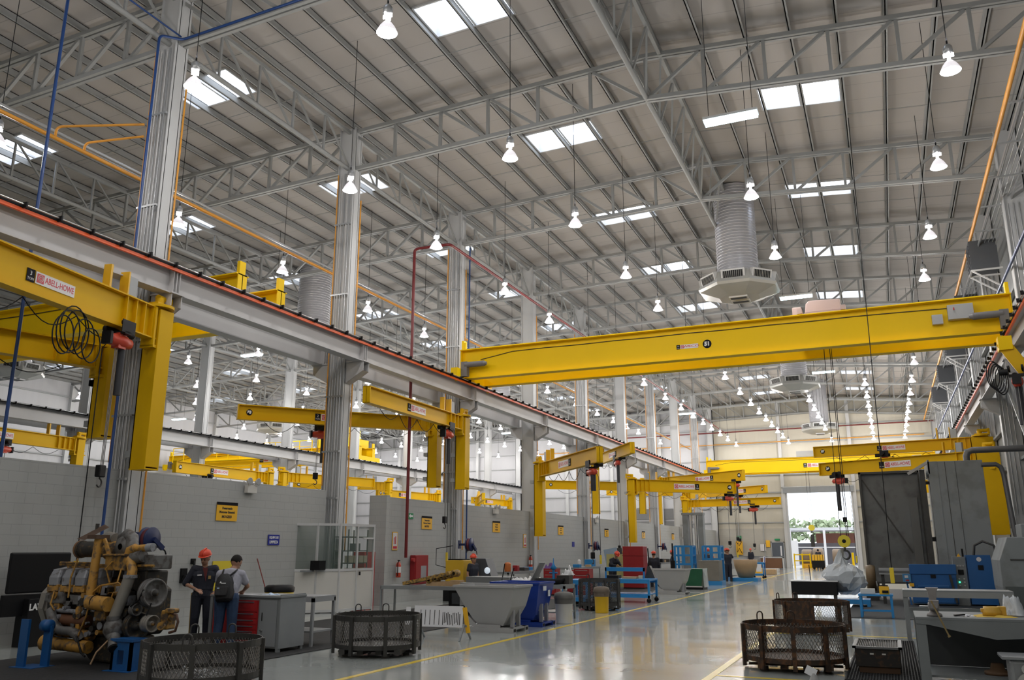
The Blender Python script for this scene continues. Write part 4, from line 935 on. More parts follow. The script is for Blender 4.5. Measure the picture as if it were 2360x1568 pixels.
# glass booth
t = thing('glass_booth', 'white framed glass booth with parts shelves in the gap of the block wall', 'booth', (-14.4, 20.55, 0), 0)
HB = 2.46
c0, c1, c2 = (-.85, -.95), (0, 0), (.25, 1.65)      # left end, front corner, right end (local x,y)
c0 = (-.75, -1.0)
def wallpan(a, b_, doors, nm):
    A, B_ = Vector((*a, 0)), Vector((*b_, 0)); d = (B_-A); L = d.length; u = d.normalized()
    P = lambda s_, z: A + u*s_ + Vector((0, 0, z))
    fr = MB()
    up = (0, 0, 1)
    for k in range(doors+1) if nm == 'left' else range(1, doors+1): fr.beam(P(L*k/doors, 0), P(L*k/doors, HB), .055, .055)
    for z in (.06, 1.16, HB-.04): fr.beam(P(0, z), P(L, z), .05, .07)
    fr.build('%s_frame' % nm, ALU, t)
    for k in range(doors):
        a_, b2 = L*k/doors+.03, L*(k+1)/doors-.03
        MB().beam(P(a_, .6), P(b2, .6), .02, 1.04).build('lower_panel', WHT, t); MB().beam(P(a_, 1.8), P(b2, 1.8), .008, 1.22).build('glass_pane', GLS, t)
# place the booth by its corners: far left end is hard against the block wall
wallpan((-.9, .0), (0, .0), 1, 'end') if False else None
wallpan((-.95, -.85), (0, 0), 2, 'left')
wallpan((0, 0), (.12, 1.55), 2, 'right')
MB().beam((.13, .98, 2.05), (.13, 1.5, 2.05), .05, .05).build('transom_bar', ALU, t)
d = MB().box(.12, .16, .82, .86, 1.0, 1.1).build('door_handle', BLK, t)
MB().box(-.9, .3, -.9, 1.7, 0, .03).build('plinth', ALU, t) if False else None
SH = mat('shelf_grey', (.16, .17, .165), .6)
sh = thing('parts_shelf', 'grey shelf rack with cartons seen through the booth glass', 'shelf', (-14.75, 21.6, 0))
for z in (.5, 1.0, 1.35, 1.7, 2.1): MB().box(-.25, .25, -.5, .5, z-.03, z).build('shelf_board', SH, sh)
for x in (-.25, .25):
    for y in (-.5, .5): MB().box(x-.015, x+.015, y-.015, y+.015, 0, 2.3).build('upright', SH, sh)
CART = mat('carton_cream', (.55, .50, .38), .7, 0, .06)
for k, (y, z, w, m_) in enumerate([(-.38, 1.35, .2, CART), (-.13, 1.35, .2, CART), (.12, 1.35, .2, CART), (.36, 1.35, .16, CART), (-.38, 1.0, .18, CART), (-.15, 1.0, .18, CART), (.15, 1.0, .2, SIGNO), (.36, 1.0, .14, GRYP), (-.1, 1.7, .3, GRYT)]):
    tag(MB().box(-14.62, -14.45, 21.6+y-w/2, 21.6+y+w/2, z+.001, z+.2).build('carton', m_), '%s carton on the booth shelf counted from upper left' % ORD[k], 'carton', 'cartons on the booth shelf')
tag(MB().box(-14.95, -14.65, 19.95, 20.25, 1.17, 1.42).build('equipment_case', BLK), 'black equipment case behind the left booth window', 'case')
tag(MB().box(-15.1, -14.9, 19.7, 20.6, 1.12, 1.16).build('counter', GRYT), 'narrow grey counter inside the glass booth', 'counter')
tag(MB().box(-15.25, -14.85, 22.5, 23.1, .0, 1.65).build('red_locker', REDP), 'red locker seen through the booth door glass', 'locker')
RC = mat('cabinet_red', (.30, .012, .016), .45, 0, .08, 3)
# ---------------------------------------------------------------- things on the block walls
def amber_sign(x, y, z, lines, label, w=.74, h=.46):
    t = thing('amber_sign', label, 'sign', (x, y, z), 0, 'amber section signs on the block wall')
    M = frameM((.01, 0, 0), (0, 1, 0), (0, 0, 1)); s = MB(); s.M = M; s.cb((0, 0, 0), (w, h, .012)); p = s.build('sign_panel', SIGNO, t)
    s = MB(); s.M = M; s.cb((0, h*.42, .002), (w, h*.16, .014)); s.build('header_band', SIGNB, t)
    for k, ln in enumerate(lines): text(ln, h*(.17 if k < 2 else .2), M @ Matrix.Translation((0, h*(.17-.21*k-(.04 if k == 2 else 0)), .006)), LETK, t, bold=.004)
    return t
for y, lines, lab in [(16.85, ('Desarmado', 'Motores General', 'MOGE03'), 'amber section sign on the wall above the helmeted man'), (27.1, ('Desarmado', 'Motores Pesado', 'MOPE01'), 'amber section sign between the fire pipe and second hose reel'), (33.1, ('Armado', 'Motores', 'MO02'), 'amber section sign behind the seated worker'),
                      (40.9, ('Armado', 'Motores', 'MO04'), 'amber section sign right of the long jib mast'), (48.6, ('Armado', 'Trenes', 'TR01'), 'amber section sign left of the red cabinet'), (56.9, ('Pruebas', 'Bombas', 'PB01'), 'amber section sign beside the lowest mast'), (65.5, ('Armado', 'Equipos', 'AE02'), 'farthest amber section sign on the block wall')]:
    amber_sign(-15.29, y, 2.66, lines, lab)
t = thing('blue_sign', 'small blue and white EQUIPO DE LIMPIEZA sign left of the booth', 'sign', (-15.29, 18.72, 1.98))
M = frameM((.01, 0, 0), (0, 1, 0), (0, 0, 1)); s = MB(); s.M = M; s.cb((0, 0, 0), (.47, .27, .01)); s.build('sign_panel', SIGNBL, t)
text('EQUIPO DE', .085, M @ Matrix.Translation((0, .06, .006)), LETW, t, width=.38, bold=.003); text('LIMPIEZA', .1, M @ Matrix.Translation((0, -.06, .006)), LETW, t, width=.4, bold=.003)
tag(MB().box(-15.3, -15.28, 42.6, 42.95, 1.85, 2.1).build('blue_sign', SIGNBL), 'tiny blue sign on the distant block wall', 'sign')
def ext_sign(y, z, lab):
    t = thing('fire_sign', lab, 'sign', (-15.29, y, z)); MB().box(0, .012, -.17, .17, -.3, .3).build('sign_panel', SIGNO, t)
    MB().box(.012, .016, -.14, .14, -.27, .27).build('inner_panel', SIGNW, t); MB().box(.016, .02, .0, .05, -.1, .15).build('extinguisher_mark', SIGNR, t); MB().box(.016, .02, -.08, -.04, -.1, .12).build('flame_mark', SIGNR, t); MB().box(.016, .02, -.12, .12, -.25, -.17).build('text_block', SIGNR, t)
ext_sign(24.95, 2.0, 'red and yellow extinguisher sign on the block wall end'); ext_sign(36.2, 2.1, 'extinguisher sign left of the third aisle column')
def extinguisher(x, y, z, lab):
    t = thing('fire_extinguisher', lab, 'fire extinguisher', (x, y, z))
    MB().lathe([(.001, 0), (.08, 0), (.085, .02), (.085, .4), (.06, .47), (.025, .5), (.02, .52)], n=18).build('cylinder', REDH, t)
    MB().box(-.03, .03, -.02, .05, .52, .56).cyl((0, 0, .5), (0, 0, .54), .02).build('valve', BLK, t); MB().tube([(.02, -.02, .53), (.04, -.11, .48), (.03, -.1, .2), (.02, -.09, .05)], .012, 6).build('hose', BLK, t)
    MB().lathe([(.0865, .15), (.0865, .34)], n=18).build('label_band', SIGNW, t)
extinguisher(-15.17, 25.05, .82, 'red fire extinguisher on the block wall end beside the booth'); extinguisher(-15.17, 36.6, .9, 'distant red extinguisher on the wall behind the purple cloth')
t = thing('fire_hose_cabinet', 'tall dark red fire hose cabinet at the foot of the fire pipe', 'fire cabinet', (-15.18, 26.45, .55))
MB().box(-.1, .1, -.46, .46, 0, .98).build('cabinet_body', RC, t, bevel=.008); MB().box(.1, .115, -.42, .42, .04, .94).build('door', RC, t)
MB().box(.115, .12, -.08, .3, .2, .62).build('door_window', mat('window_smoke', (.35, .35, .37), .2), t); MB().cyl((.02, -.55, .82), (.12, -.55, .82), .07).build('valve_wheel', REDP, t)
def emergency(x, y, z, lab):
    t = thing('emergency_light', lab, 'emergency light', (x, y, z), 0, 'twin emergency lights on top of the block wall')
    MB().box(-.06, .06, -.18, .18, -.22, -.02).build('housing', WHT, t, bevel=.01)
    for s_ in (-1, 1):
        MB().lathe([(.03, -.06), (.09, .03), (.095, .05), (.085, .05)], c=(.06, s_*.16, .08), axis='x', n=18).cyl((0, s_*.1, -.02), (.02, s_*.15, .05), .02).build('lamp_head', WHT, t)
        MB().cyl((.1, s_*.16, .08), (.112, s_*.16, .08), .08, n=18).build('lamp_lens', mat('lens_grey', (.4, .4, .4), .1), t)
emergency(-15.22, 17.6, 3.38, 'twin emergency light above the amber sign near the helmeted man'); emergency(-15.22, 32.9, 3.4, 'twin emergency light above the second bay of block wall'); emergency(-15.22, 46.6, 3.4, 'distant twin emergency light on the block wall')
t = thing('exit_sign', 'small green arrow exit sign left of the fire pipe', 'sign', (-15.29, 25.95, 2.86)); MB().box(0, .012, -.17, .17, -.1, .1).build('sign_panel', mat('exit_green', (.01, .25, .09), .4), t)
MB().prism([(-.13, 0), (-.03, .07), (-.03, .03), (.13, .03), (.13, -.03), (-.03, -.03), (-.03, -.07)], .012, .016, 'yz').build('arrow', LETW, t)
def hose_reel(x, y, z, lab, m=mat('reel_navy', (.006, .016, .08), .45)):
    t = thing('hose_reel', lab, 'hose reel', (x, y, z), .08, 'navy hose reels on the aisle columns')
    MB().lathe([(.001, -.1), (.24, -.1), (.25, -.09), (.25, -.07), (.12, -.06), (.12, .06), (.25, .07), (.25, .09), (.24, .1), (.001, .1)], axis='x', n=28).build('drum', m, t)
    MB().lathe([(.12, -.06), (.21, -.055), (.225, -.03), (.23, 0), (.225, .03), (.21, .055), (.12, .06)], axis='x', n=28).build('hose_coil', mat('hose_wine', (.11, .012, .02), .5), t)
    MB().box(-.42, -.38, -.1, .1, -.15, .15).beam((-.4, 0, 0), (0, 0, 0), .05, .08).box(-.14, -.1, -.03, .03, -.3, .05).build('mounting_arm', m, t)
    MB().beam((.12, .0, 0), (.14, .28, -.2), .08, .09).build('outlet_arm', m, t); MB().tube([(.14, .28, -.2), (.14, .36, -.25), (.14, .42, -.36)], .016, 6).build('hose_end', BLK, t)
hose_reel(-14.55, 13.75, 1.95, 'navy hose reel on the near column above the engine'); hose_reel(-14.45, 28.9, 1.9, 'navy hose reel above the grey monitor stand'); hose_reel(-14.5, 44.2, 1.9, 'navy hose reel behind the big chain hoist hook'); hose_reel(-14.5, 59.2, 1.9, 'distant navy hose reel left of the blue cages')
t = thing('wall_bracket', 'black steel cable bracket arms on the wall left of the helmeted man', 'bracket', (-15.25, 15.6, 1.1))
MB().box(-.05, .0, -.12, .06, -.13, .2).beam((0, -.05, 0), (.55, .25, -.2), .1, .12).build('arm', BLK, t); MB().box(-.05, 0, .18, .3, .3, .42).tube([(0, .24, .36), (.1, .2, .1), (.2, .25, -.2)], .03, 6).build('cable_arm', BLK, t)
tag(MB().box(-15.29, -15.27, 16.5, 17.25, .75, 1.45).build('warning_sheet', mat('sheet_yellow', (.70, .55, .03), .5)), 'yellow sheet on the wall behind the backpack man', 'sheet')
t = thing('storage_drum', 'yellow drum with black lid behind the red drawer bench', 'drum', (-12.0, 15.0, 0)); MB().lathe([(.001, 0), (.3, 0), (.3, .86), (.28, .9)], n=24).build('drum_body', mat('drum_yellow', (.72, .50, .02), .5), t)
MB().lathe([(.31, .86), (.32, .95), (.25, 1.0), (.001, 1.01)], n=24).build('lid', BLK, t)
t = thing('broom', 'broom leaning at the block wall left of the booth', 'broom', (-14.9, 18.3, 0)); MB().cyl((.0, .1, .1), (-.33, -.25, 1.5), .014).build('handle', mat('handle_red', (.25, .06, .05), .5), t); MB().box(-.06, .06, 0, .3, 0, .12).build('brush', BLK, t)
# black screens by the wall
t = thing('black_screen_board', 'large black display board on a black stand at the left edge', 'board', (-14.7, 11.5, 0))
MB().box(-.06, .0, -.75, .52, .95, 1.68).build('upper_board', BLK, t, bevel=.03); MB().box(-.1, -.02, -.78, .5, .55, .93).build('lower_board', BLK, t, bevel=.01)
MB().box(-.2, .12, -.36, .55, 0, .85).build('stand_box', BLK, t, bevel=.01)
text('LAVADO', .16, frameM((.125, -.06, .70), (0, 1, 0), (0, 0, 1)), LETW, t, width=.5, bold=.006)
# welder, monitor stand, crate, casting on the table
t = thing('welding_machine', 'yellow welding machine on the table end near the hose cabinet', 'machine', (-13.9, 27.0, 0)); MB().box(-.35, .35, -.35, .35, .62, 1.36).build('case', mat('case_amber', (.62, .38, .02), .5), t, bevel=.02)
MB().box(-.4, .5, -.4, .4, 0, .6).build('black_cabinet', BLK, t); MB().box(.0, .35, -.405, -.4, .38, .5).build('paper_label', PAP, t); MB().box(-.28, .28, -.28, .28, 1.36, 1.4).build('knob_row', BLK, t)
MB().tube([(-.3, -.3, 1.1), (-.7, -.4, 1.2), (-.75, -.3, 1.75), (-.2, -.1, 1.85)], .014, 6).build('cable', BLK, t)
t = thing('monitor_stand', 'dark grey slanted screen stand next to the yellow machine', 'monitor', (-13.0, 27.3, 0)); MB().box(-.25, .35, -.25, .25, 0, .62).build('stand_base', BLK, t); MB().prism([(-.28, .62), (.42, .62), (.12, 1.42), (-.28, 1.42)], -.3, .3).build('screen_body', mat('monitor_grey', (.06, .065, .075), .5), t, bevel=.01)
M = frameM((.2, -.31, 1.02), (1, 0, 0), (0, 0, 1)); s = MB(); s.M = M; s.lathe([(.001, 0), (.11, 0), (.11, .01), (.001, .012)], n=20); s.build('screen', mat('screen_glow', (.5, .55, .6), .2, emit=(.8, .9, 1), estr=.5), t)
t = thing('engine_bed_casting', 'long yellow greasy machined casting lying tilted on the table', 'casting', (-12.1, 22.0, .72)); CA = mat('cast_amber', (.42, .25, .05), .6, 0, .3, 9, wear=(.10, .07, .04), wamt=.6)
MB().beam((-.95, 0, .05), (.55, 0, .34), .4, .09).build('rail', CA, t)
for i in range(5): MB().lathe([(.05, -.14), (.1, -.12), (.1, .12), (.05, .14)], c=(-.1+.2*i, -.05, .17+.045*i), axis='y', n=14).build('bore', CA, t)
MB().box(-.2, .75, -.15, .2, 0, .12).build('wood_block', WOOD, t); MB().box(.6, .9, -.2, .1, 0, .16).build('wood_block', WOOD, t)
t = thing('control_box', 'black control box under the long table end', 'control box', (-11.2, 21.95, 0)); MB().box(-.26, .26, -.3, .3, .1, .66).build('case', BLK, t, bevel=.01); MB().box(-.15, .15, -.31, -.3, .25, .55).build('dark_window', mat('smoke_window', (.05, .055, .06), .15), t)
text('33', .22, frameM((.45, -.31, .42), (1, 0, 0), (0, 0, 1)), LETW, t); MB().box(.3, .6, -.3, .3, .12, .64).build('side_case', BLK, t)
# long grey parts box with bags on top, bench with black tray, laptop-like lid, blue hand press
t = thing('parts_box', 'long grey steel parts box behind the hoppers, plastic bags on top', 'box', (-9.85, 21.7, 0)); MB().box(-1.05, 1.05, -.45, .5, .25, .85).build('box_body', mat('parts_box_grey', (.30, .305, .30), .5, 0, .08, 3), t, bevel=.01)
MB().box(-.95, .35, -.3, .4, .85, 1.0).build('top_trough', mat('trough_grey', (.16, .165, .165), .5), t); MB().box(-.8, .8, -.35, .4, 0, .25).build('base', DKS, t)
bg = mat('plastic_bag_white', (.60, .60, .60), .35, 0, .1, 8, bump=.6)
for k, (x, y, z, r, sc, lab) in enumerate([(-9.3, 21.6, .95, .2, (1.3, 1, .55), 'white plastic bag heap on the grey parts box'), (-8.95, 21.75, .98, .2, (1.2, 1, .7), 'second plastic bag heap at the box end, shiny'), (-9.15, 21.3, .9, .16, (1.8, .9, .3), 'flat white bag hanging over the box front')]):
    tag(rag('plastic_bag', None, bg, x-r*sc[0], x+r*sc[0], y-r*sc[1], y+r*sc[1], z-.09, .14*sc[2], seed=20+k), lab, 'plastic bag')
for k, (x, y, a) in enumerate([(-9.72, 21.4, .07), (-9.45, 21.3, .12)]): tag(MB().cyl((x, y, .85), (x+a, y+.05, 1.35-.1*k), .014).build('steel_rod', BLK), ['thin', 'thicker'][k] + ' black rod standing up from the grey parts box', 'rod')
t = thing('drip_tray', 'black oval drip tray on the bench below the blue hand press', 'tray', (-8.2, 21.05, .861)); MB().lathe([(.001, 0), (.36, 0), (.42, .14), (.40, .14), (.34, .03), (.001, .03)], n=28).build('tray', BLK, t)
t = thing('hand_press', 'blue hand press standing in the black tray', 'press', (-8.1, 21.1, .89)); MB().cyl((0, 0, 0), (0, 0, .38), .04, .03).lathe([(.04, .33), (.09, .36), (.03, .46), (.015, .52), (.008, .62)], n=14).build('press_body', BLUL, t)
MB().cyl((-.11, 0, .25), (.11, 0, .25), .02).build('cross_handle', BLUL, t)
tag(MB().beam((-8.75, 21.2, .87), (-8.45, 21.2, 1.4), .42, .02).build('leaning_sheet', GRYP), 'tilted grey lid panel leaning beside the blue hand press', 'lid')
tag(rag('plastic_bag', None, bg, -7.98, -7.72, 21.4, 21.7, 1.08, .12, seed=41), 'round white bag on dark box right of the press', 'plastic bag')
tag(MB().box(-8.02, -7.68, 21.1, 21.4, .862, 1.08).build('dark_box', DKS), 'dark small box right of the blue hand press', 'box')
# red drawer chests
def chest(x, y, w, d, h, lab, nd=5, rz=0, z0=0, dark=False):
    t = thing('red_tool_chest', lab, 'tool chest', (x, y, z0), rz, 'red tool chests along the benches'); MB().box(-w/2, w/2, -d/2, d/2, .05, h).build('chest_body', RC, t)
    for i in range(nd):
        z = .08 + (h-.1)*i/nd; d_ = MB().box(-w/2+.02, w/2-.02, -d/2-.012, -d/2, z, z+(h-.1)/nd-.012).build('drawer', RC, t); MB().box(-w/2+.06, w/2-.06, -d/2-.02, -d/2-.012, z+(h-.1)/nd-.05, z+(h-.1)/nd-.03).build('drawer_handle', CHR, d_)
    MB().box(-w/2, w/2, -d/2, d/2, 0, .05).build('base', BLK, t)
    return t
chest(-12.2, 31.6, .5, .5, 1.0, 'red tool chest below the purple cloth'); chest(-10.9, 31.6, .6, .5, 1.0, 'red tool chest right of the black tray'); chest(-11.9, 33.6, .6, .6, .9, 'red tool chest low behind the first one')
tag(rag('purple_cloth', None, mat('cloth_purple', (.14, .07, .25), .8), -12.5, -12.1, 31.4, 31.8, 1.0, .1, seed=9), 'purple cloth bundle on a red tool chest', 'cloth')
t = thing('red_cabinet', 'large plain dark red steel cabinet left of the grey hopper, seen above the blue cart', 'cabinet', (-10.7, 38.3, 0)); MB().box(-.5, .45, -.35, .35, .05, 1.85).build('cabinet_body', RC, t, bevel=.01); MB().box(-.52, .47, -.37, .37, 1.44, 1.47).build('band', RC, t); MB().box(-.5, .45, -.35, .35, 0, .05).build('base', BLK, t)
tag(MB().box(-12.4, -11.6, 39.3, 39.36, .0, 1.5).build('yellow_board', mat('board_pale', (.45, .43, .18), .6)), 'pale yellow board behind the bent worker', 'board')
# blue carts
def cart(x, y, w, d, h, lab, rack=0, rz=0):
    t = thing('blue_cart', lab, 'cart', (x, y, 0), rz, 'blue steel carts')
    MB().box(-w/2, w/2, -d/2, d/2, h-.06, h).build('deck', BLUL, t, bevel=.004); MB().box(-w/2, w/2, -d/2, -d/2+.04, h-.14, h-.06).box(-w/2, w/2, d/2-.04, d/2, h-.14, h-.06).build('deck_frame', BLUL, t)
    for sx in (-1, 1):
        for sy in (-1, 1):
            MB().box(sx*(w/2-.04)-.035, sx*(w/2-.04)+.035, sy*(d/2-.04)-.035, sy*(d/2-.04)+.035, .16, h-.06).build('leg', BLUL, t)
            cx, cy = sx*(w/2-.05), sy*(d/2-.05); q = MB().cyl((cx, cy-.025, .075), (cx, cy+.025, .075), .075, n=16).build('caster_wheel', BLK, t); MB().box(cx-.03, cx+.03, cy-.035, cy+.035, .1, .17).build('caster_fork', DKS, q)
    MB().box(-w/2+.05, w/2-.05, -d/2+.02, d/2-.02, .24, .28).build('lower_shelf', BLUL, t)
    MB().beam((-w/2, -d/2+.03, .2), (w/2, -d/2+.03, .2), .05, .08).build('lower_rail', BLUL, t)
    if rack:
        MB().box(-w/2+.05, -w/2+.1, -.03, .03, h, h+rack).build('rack_post', BLUL, t); MB().box(w/2-.35, w/2-.3, -.03, .03, h, h+rack).build('rack_post', BLUL, t)
        MB().beam((-w/2+.05, 0, h+rack-.06), (w/2-.3, 0, h+rack-.06), .06, .13).build('rack_beam', BLUL, t)
    return t
cart(-8.35, 28.9, 1.75, 1.1, .76, 'blue wheeled cart with rack beam and parts on its deck', rack=.36)
cart(-9.15, 26.3, .85, 1.3, .80, 'blue cart frame left of the dark basket')
tag(MB().box(-9.0, -8.6, 28.5, 28.9, .762, .87).build('parts_case', BLK), 'black flat case on the blue cart deck', 'case'); tag(MB().box(-8.5, -8.0, 28.6, 28.95, .762, .82).build('wood_board', WOOD), 'wooden board lying on the blue cart', 'board'); tag(MB().box(-8.0, -7.85, 28.9, 29.05, .762, .86).build('cardboard_box', CART), 'small cardboard box at the blue cart end', 'box')
t = thing('motor_stand', 'black lathe-like tool head at the blue cart end', 'tool', (-7.72, 29.4, .76)); MB().prism([(-.16, 0), (.2, 0), (.08, .3), (.02, .42), (-.06, .4), (-.1, .2)], -.12, .12).build('tool_body', DKS, t); MB().cyl((-.02, 0, .4), (-.05, 0, 1.0), .02).build('bar', BLK, t)
t = thing('pallet_lifter', 'tall black post tool standing by the far benches', 'post', (-9.6, 40.9, 0)); MB().box(-.03, .03, -.03, .03, 0, 2.0).build('post', BLK, t); MB().box(-.09, .09, -.06, .06, .5, 1.2).build('tool_body', BLK, t); MB().box(-.3, .3, -.2, .2, 0, .1).build('base', DKS, t)
# blue mesh cages and grey box
def cage(x, y, w, d, z0, z1, lab):
    t = thing('blue_cage', lab, 'cage', (x, y, 0), 0, 'blue steel cage guards')
    for sx in (-1, 1):
        for sy in (-1, 1): MB().box(sx*w/2-.05, sx*w/2+.05, sy*d/2-.05, sy*d/2+.05, 0, z1).build('post', BLUL, t)
    for z in (z0, (z0+z1)/2, z1): MB().box(-w/2, w/2, -d/2-.03, -d/2+.03, z-.06, z+.03).box(-w/2, w/2, d/2-.03, d/2+.03, z-.06, z+.03).box(w/2-.03, w/2+.03, -d/2, d/2, z-.06, z+.03).build('rail', BLUL, t)
    MB().box(-w*.1, w*.1, -d/2-.02, -d/2+.02, z0, z1).build('mid_panel', BLUL, t)
    MB().box(w*.2, w*.45, d/2-.02, d/2+.02, z0, z1).build('back_panel', BLUL, t)
cage(-9.6, 43.6, .85, .8, 1.0, 1.88, 'left blue steel cage guard at the test bench'); cage(-8.35, 44.4, .85, .8, 1.25, 1.88, 'right blue steel cage guard above the grey tank')
t = thing('steel_tank', 'weathered grey steel tank on a blue pallet base', 'tank', (-8.35, 43.7, 0)); MB().box(-.52, .48, -.5, .5, .2, 1.18).build('tank_body', mat('tank_grey_brown', (.18, .165, .14), .5, 0, .2, 3), t, bevel=.01); MB().box(-.5, .6, -.55, .55, 0, .2).build('pallet_base', BLUL, t)
t = thing('test_column', 'tall grey hydraulic test column behind the blue cages', 'machine', (-11.8, 56.5, 0)); MB().box(-.7, .7, -.4, .4, 0, 1.4).build('base_cabinet', GRYM, t); MB().box(-.65, -.3, -.3, .3, 1.4, 4.0).box(.35, .7, -.3, .3, 1.4, 4.0).build('column_pair', GRYM, t); MB().box(-.7, .72, -.32, .32, 3.9, 4.05).build('crown', GRYM, t)
MB().cyl((-.12, -.2, 1.2), (-.12, -.2, 3.9), .1).build('piston_rod', CHR, t); MB().cyl((.2, -.2, 1.2), (.2, -.2, 3.9), .1).build('piston_rod', CHR, t)
# distant benches and clutter along the left side
WB = mat('wood_tub', (.40, .27, .15), .7, 0, .15, 3)
t = thing('cardboard_drum', 'cream wooden tub wrapped in white film beside the standing worker', 'tub', (-7.55, 49.6, 0)); MB().lathe([(.001, .2), (.42, .2), (.62, .8), (.66, 1.15), (.6, 1.15), (.001, 1.1)], n=20).build('tub_body', WB, t); MB().box(-.7, .7, -.7, .7, 0, .18).build('blue_pallet', BLUL, t)
t = thing('cardboard_drum', 'second cream tub left of the standing worker', 'tub', (-9.2, 50.3, 0)); MB().lathe([(.001, .2), (.5, .2), (.55, .8), (.5, 1.1), (.001, 1.1)], n=20).build('tub_body', WB, t); MB().box(-.6, .6, -.6, .6, 0, .18).build('blue_pallet', BLUL, t)
cart(-7.55, 54.5, .75, .9, .95, 'small blue cart with clipboard near the standing worker')
tag(MB().box(-7.6, -7.3, 53.99, 54.02, .4, .85).build('clipboard_sheet', PAP), 'white sheet hanging on the small blue cart', 'paper')
for k, (x, y, w, h, m_, lab) in enumerate([(-8.6, 56.5, .8, .8, mat('crate_green', (.02, .10, .06), .5), 'dark green crate past the small blue cart'), (-8.3, 60, .5, .5, SIGNO, 'amber plastic crate on the floor by the line'), (-8.0, 63, .9, .35, WOOD, 'low wooden crate beside the yellow line'), (-8.6, 66, 1.2, .3, DKS, 'pile of dark castings by the line'), (-8.9, 70, 1.5, .25, mat('scrap_white', (.5, .48, .45), .6), 'white wrapped bars on the floor')]):
    tag(MB().box(x-w/2, x+w/2, y-.5, y+.5, 0, h).build(['green_crate', 'amber_crate', 'wooden_crate', 'casting_pile', 'wrapped_bars'][k], m_, bevel=.03), lab, 'crate' if k < 3 else 'pile')
t = thing('counter_desk', 'long grey counter desk near the slate door', 'desk', (-12.4, 80.5, 0)); MB().box(-1.9, 2.1, -.5, .5, 0, 1.05).build('desk_body', GRYP, t); MB().box(-2, 2.2, -.55, .55, 1.05, 1.1).build('desk_top', GRYT, t)
t = thing('wooden_cabinet', 'low brown wooden cabinet under the slate door', 'cabinet', (-9.8, 79.5, 0)); MB().box(-.9, .9, -.4, .4, .08, .95).build('cabinet_body', mat('brown_wood', (.16, .07, .03), .5), t); MB().box(-1, 1, -.45, .45, .95, 1.0).build('cabinet_top', ALU, t); MB().box(.95, 1.0, -.45, .45, 0, 1.0).build('side_leg', ALU, t)
t = thing('floor_post', 'white and blue striped tilted post by the grey desk', 'post', (-10.2, 77, 0)); MB().beam((.0, 0, .0), (.1, 0, 1.1), .18, .1).build('post', SIGNW, t); MB().beam((.03, -.06, .05), (.13, -.06, 1.05), .05, .02).build('blue_stripe', SIGNBL, t)
t = thing('spill_cabinet', 'yellow spill-kit cabinet on the end wall below the green sign', 'cabinet', (-13.2, 83.7, 1.2)); MB().box(-.3, .3, -.1, .1, 0, 1.25).build('cabinet_body', SIGNO, t)
MB().tube([(-.25, -.12, 1.2), (0, -.12, .8), (.25, -.12, 1.2)], .03, 4).build('strap_mark', BLK, t); MB().tube([(-.25, -.12, .1), (0, -.12, .6), (.25, -.12, .1)], .03, 4).build('strap_mark', BLK, t)
tag(MB().box(-13.4, -13.0, 83.85, 83.97, 2.6, 2.95).build('green_sign', mat('exit_green', (.01, .25, .09))), 'small green sign above the yellow cabinet on the end wall', 'sign'); tag(MB().box(-11.3, -10.8, 83.8, 83.97, 1.55, 2.15).build('white_box', SIGNW), 'small white box on the end wall left of the slate door', 'box')
tag(MB().box(-10.75, -10.4, 83.8, 83.97, 1.9, 2.5).build('amber_notice', SIGNO), 'amber notice immediately left of the slate door', 'notice'); tag(MB().box(-9.95, -9.5, 83.8, 83.97, 2.5, 2.65).build('green_exit_sign', mat('exit_green', (.01, .25, .09))), 'green exit sign above the slate door', 'sign')
tag(MB().box(-9.0, -8.8, 83.7, 83.97, .9, 2.4).build('electrical_cabinet', GRYP), 'grey electric panel between the slate door and doorway', 'panel')
# benches along the block wall further down
for k, (y, lab) in enumerate([(31.5, 'grey bench along the block wall behind the seated worker'), (39.5, 'grey bench along the block wall by the bent worker'), (47.5, 'grey bench along the block wall behind the red cabinet'), (55, 'grey bench along the wall beside the blue cages'), (63, 'far grey bench along the block wall'), (71, 'farthest grey bench along the block wall')]):
    table('work_table', -13.9, y, 1.2, 3.2, .9, 0, lab, shelf=.3, group='grey benches along the block wall')
rn = random.Random(5); cols = [DKS, CART, GRYP, BLUL, mat('clutter_orange', (.5, .14, .03), .5), BLK, SIGNW, WOOD, RC]
nmz = ['dark casting', 'carton', 'grey part', 'blue part', 'orange can', 'black case', 'white jug', 'wooden block', 'red part']
k = 0
for y in (31.5, 39.5, 47.5, 55, 63, 71):
    for j in range(4):
        c_ = rn.randrange(len(cols)); w = .1 + rn.random()*.15; hh = .1 + rn.random()*.25; yy = y - 1.3 + .8*j
        x = -13.7 + rn.random()*.25
        if c_ in (4, 6): o = MB().lathe([(.001, 0), (w*.6, 0), (w*.6, hh), (w*.25, hh+.05), (.001, hh+.05)], n=14)
        else: o = MB().box(-w, w, -w, w, 0, hh)
        tag(o.build(nmz[c_].replace(' ', '_'), cols[c_], loc=(x, yy, .901), bevel=.01), '%s lying %s on the %s bench along the block wall' % (nmz[c_], ['nearest', 'second nearest', 'second farthest', 'farthest'][j], ORD[(31.5, 39.5, 47.5, 55, 63, 71).index(y)]), 'part')
for k, (y, lab) in enumerate([(42.8, 'light blue panel leaning by the third hose reel'), (43.7, 'dark tool rack beside the third hose reel')]):
    tag(MB().beam((-13.0, y, .0), (-13.3, y, 1.75), .7, .04).build('leaning_sheet', [mat('panel_pale_blue', (.25, .33, .42), .3), DKS][k]), lab, 'panel')
cart(-12.0, 43.5, 1.2, .9, .95, 'blue cart with stacked parts before the third hose reel')
